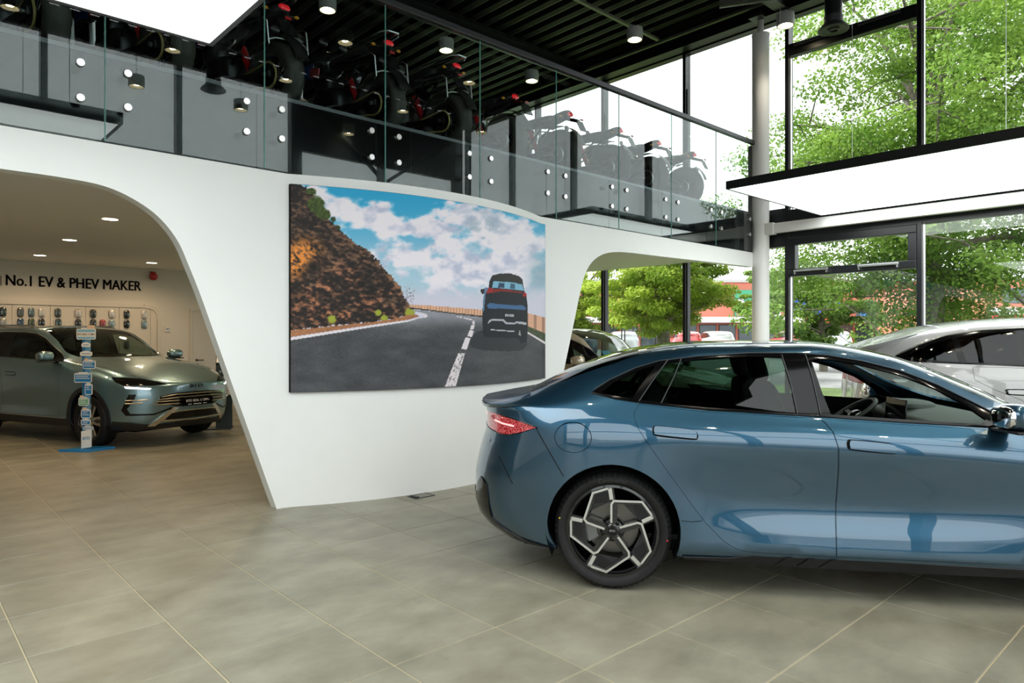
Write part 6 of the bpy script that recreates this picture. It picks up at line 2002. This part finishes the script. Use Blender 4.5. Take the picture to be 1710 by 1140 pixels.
tree('yellow green tree cut off by the white wall edge', (x, y, gz(x, y)), 6, 2.3, 3.6, 2.1, 90, 26000, .075, LM2, 10, .2, .2)
x, y = CW(1278, 42)
tree('distant green tree beside the white column', (x, y, gz(x, y)), 6, 1.8, 3.8, 2.0, 40, 9000, .10, LM1, 12, .2, .1)

# retail park building
RED = noisy('red_cladding', (.55, .15, .10), (.62, .19, .13), scale=.3, rough=.6)
rb_ = thing('retail_building', 'long red retail building with coloured signs across the car park', 'building', tuple(CW(1330, 62)) + (.55,), YAW - math.pi / 2)
def bxp(name, u0, u1, v0, v1, z0, z1, m, parent=None, bevel=0.0):
    return MB().box(u0, u1, v0, v1, z0, z1).build(name, m, parent or rb_, smooth=0)
q = lambda p: (p - 1330) / F_PX * 62
bxp('wall', q(930), q(1760), 0, 22, 0, 6.0, RED)
bxp('parapet', q(930), q(1760), -.15, .4, 6.0, 6.25, mat('parapet_grey', (.5, .5, .5), .6))
bxp('canopy', q(930), q(1760), -1.8, 0, 2.35, 2.85, mat('canopy_white', (.75, .74, .73), .5))
for k in range(24):
    u = q(940) + k * 1.75
    w1 = bxp('shop_window', u, u + 1.5, -.06, 0, .15, 2.2, FR)
    bxp('pane', u + .06, u + 1.44, -.08, -.06, .22, 2.14, mat('shop_glass', (.10, .13, .15), .08), w1)
bxp('entrance_fascia', q(1020), q(1078), -1.95, -1.7, 2.0, 3.1, mat('fascia_red', (.62, .03, .05), .5))
sg_ = bxp('billboard', q(1226), q(1256), -.25, -.05, 2.95, 5.3, mat('billboard_green', (.06, .36, .20), .5))
bxp('picture', q(1230), q(1241), -.28, -.25, 3.2, 4.5, PAPER, sg_); bxp('picture', q(1228), q(1254), -.27, -.25, 2.98, 3.5, mat('billboard_brown', (.35, .22, .16), .6), sg_)
bxp('sign_board', q(1268), q(1302), -.25, -.05, 2.9, 5.0, PAPER)
bxp('sign_board', q(1322), q(1400), -.30, -.05, 3.0, 5.0, mat('sign_royal_blue', (.02, .10, .55), .5))
sb_ = bxp('sign_board', q(1330), q(1405), -1.95, -1.8, 2.3, 2.95, mat('sign_orange', (.75, .14, .05), .5))
text_on('sign_letter', 'E', .55, PAPER, (q(1338), -1.97, 2.62), (1, 0, 0), (0, 0, 1), sb_, .02)
bxp('sign_board', q(1430), q(1475), -.30, -.05, 2.9, 4.3, mat('sign_sky_blue', (.05, .25, .65), .5))
bxp('sign_board', q(1660), q(1674), -.30, -.05, 3.9, 4.8, mat('sign_cyan', (.05, .35, .70), .5))
for k, (a_, b__) in enumerate(((1630, 1646), (1690, 1700), (1702, 1716))):
    bxp('sign_letter', q(a_), q(b__), -.3, -.05, 3.0 + .15 * k, 3.9, PAPER)
ob = thing('office_building', 'orange brick building at the far right behind the large tree', 'building', tuple(CW(1862, 46)) + (.45,), YAW - math.pi / 2)
OR_ = noisy('orange_cladding', (.60, .20, .13), (.68, .25, .17), scale=.3, rough=.6)
bxp('wall', -8.5, 12, 0, 14, 0, 5.0, OR_, ob); bxp('roof_edge', -8.6, 12, -.1, .3, 5.0, 5.15, PAPER, ob)
bxp('fascia', -8.5, 12, -.6, 0, 2.6, 3.1, PAPER, ob); bxp('base_band', -8.5, 12, -.55, 0, 1.2, 2.6, mat('fascia_red', (.62, .03, .05), .5), ob)
for k in range(5):
    bxp('window', -7.5 + k * 3.6, -5.6 + k * 3.6, -.05, 0, 3.4, 4.4, mat('shop_glass', (.10, .13, .15), .08), ob)

# parked cars in the lot
SL = suv_surf()
def parked(col, name='parked_car'):
    t = thing(name, 'x', 'car')
    tC = SL.K - 1
    belt = [(-.80, 1.30), (0, 1.242), (1.33, 1.196), (2.10, 1.166)]
    top = [(1.72, 1.372), (1.3, 1.556), (.5, 1.592), (-.30, 1.56), (-.76, 1.40)]
    dlo = SL.poly(belt + top, 'sz', .12)
    wsd = SL.poly([(1.25, tC), (1.35, tC - 2), (2.1, tC - 2.5), (2.36, tC)], 'st', .12)
    ar = lambda cx: [(p[0], float(SL.w_of_z(p[0], p[1]))) for p in arc_pts(cx, .36, .40, math.pi + .2, -.2, 10)]
    low = [(SL.smin, 0), (-.42, 0)] + ar(0) + [(.42, 0), (2.34, 0)] + ar(2.765) + [(3.19, 0), (SL.smax, 0)]
    SL.panel('body', low + [(SL.smax, SL.wmax), (SL.smin, SL.wmax)], [dlo], col, t, step=.16, bstep=.1, flange=0)
    SL.panel('side_glass', dlo, [], GLOSSB, t, step=.2, bstep=.12, off=-.005, flange=0)
    SL.panel('windscreen', wsd, [], GLOSSB, t, step=.2, bstep=.12, off=.004, flange=0)
    for cx in (0, 2.765):
        for sd in (-1, 1):
            MB().lathe([(.10, -.1), (.22, -.11), (.24, -.10), (.35, -.09), (.355, 0), (.35, .09), (.2, .1)], (cx, sd * .8, .355), (0, 1 if sd < 0 else -1, 0), 20).build('wheel', RUBBER, t)
    return t
pc = [(972, 44, 'dark blue', (.03, .06, .14), 92), (1042, 44, 'silver', (.45, .46, .48), 88), (1120, 52, 'black', (.03, .03, .035), 0), (1146, 44, 'red', (.5, .02, .02), 91), (1200, 44, 'pearl white', (.7, .7, .68), 89), (1330, 44, 'dark red', (.35, .02, .03), 90), (1392, 44, 'pale silver', (.55, .56, .58), 92)]
for px_, dep, cn, cc_, rot in pc:
    t = parked(paint('parked_' + cn.replace(' ', '_'), cc_, metal=.2))
    x, y = CW(px_, dep)
    t.location = (x, y, gz(x, y))
    t.rotation_euler = (0, 0, math.radians(rot) + YAW - math.pi / 2)
    t['label'] = cn + ' car parked outside in the lot before the red retail building'
    t['group'] = 'cars parked outside'
bs = thing('bus_shelter', 'small glass shelter with grey frame beside the round tree outside', 'shelter', tuple(CW(1072, 36)) + (gz(*CW(1072, 36)),), YAW - math.pi / 2)
for u in (-.9, .9):
    for v_ in (0, 1.0):
        MB().box(u - .03, u + .03, v_ - .03, v_ + .03, 0, 2.2).build('post', GREYM, bs, smooth=0)
MB().box(-1.1, 1.1, -.2, 1.2, 2.2, 2.28).build('roof', GREYM, bs, smooth=0)
MB().box(-.87, .87, .98, 1.0, .3, 2.1).build('pane', GLASS, bs, smooth=0)
MB().box(-.7, .7, .6, .9, .42, .47).build('bench', GREYM, bs, smooth=0)
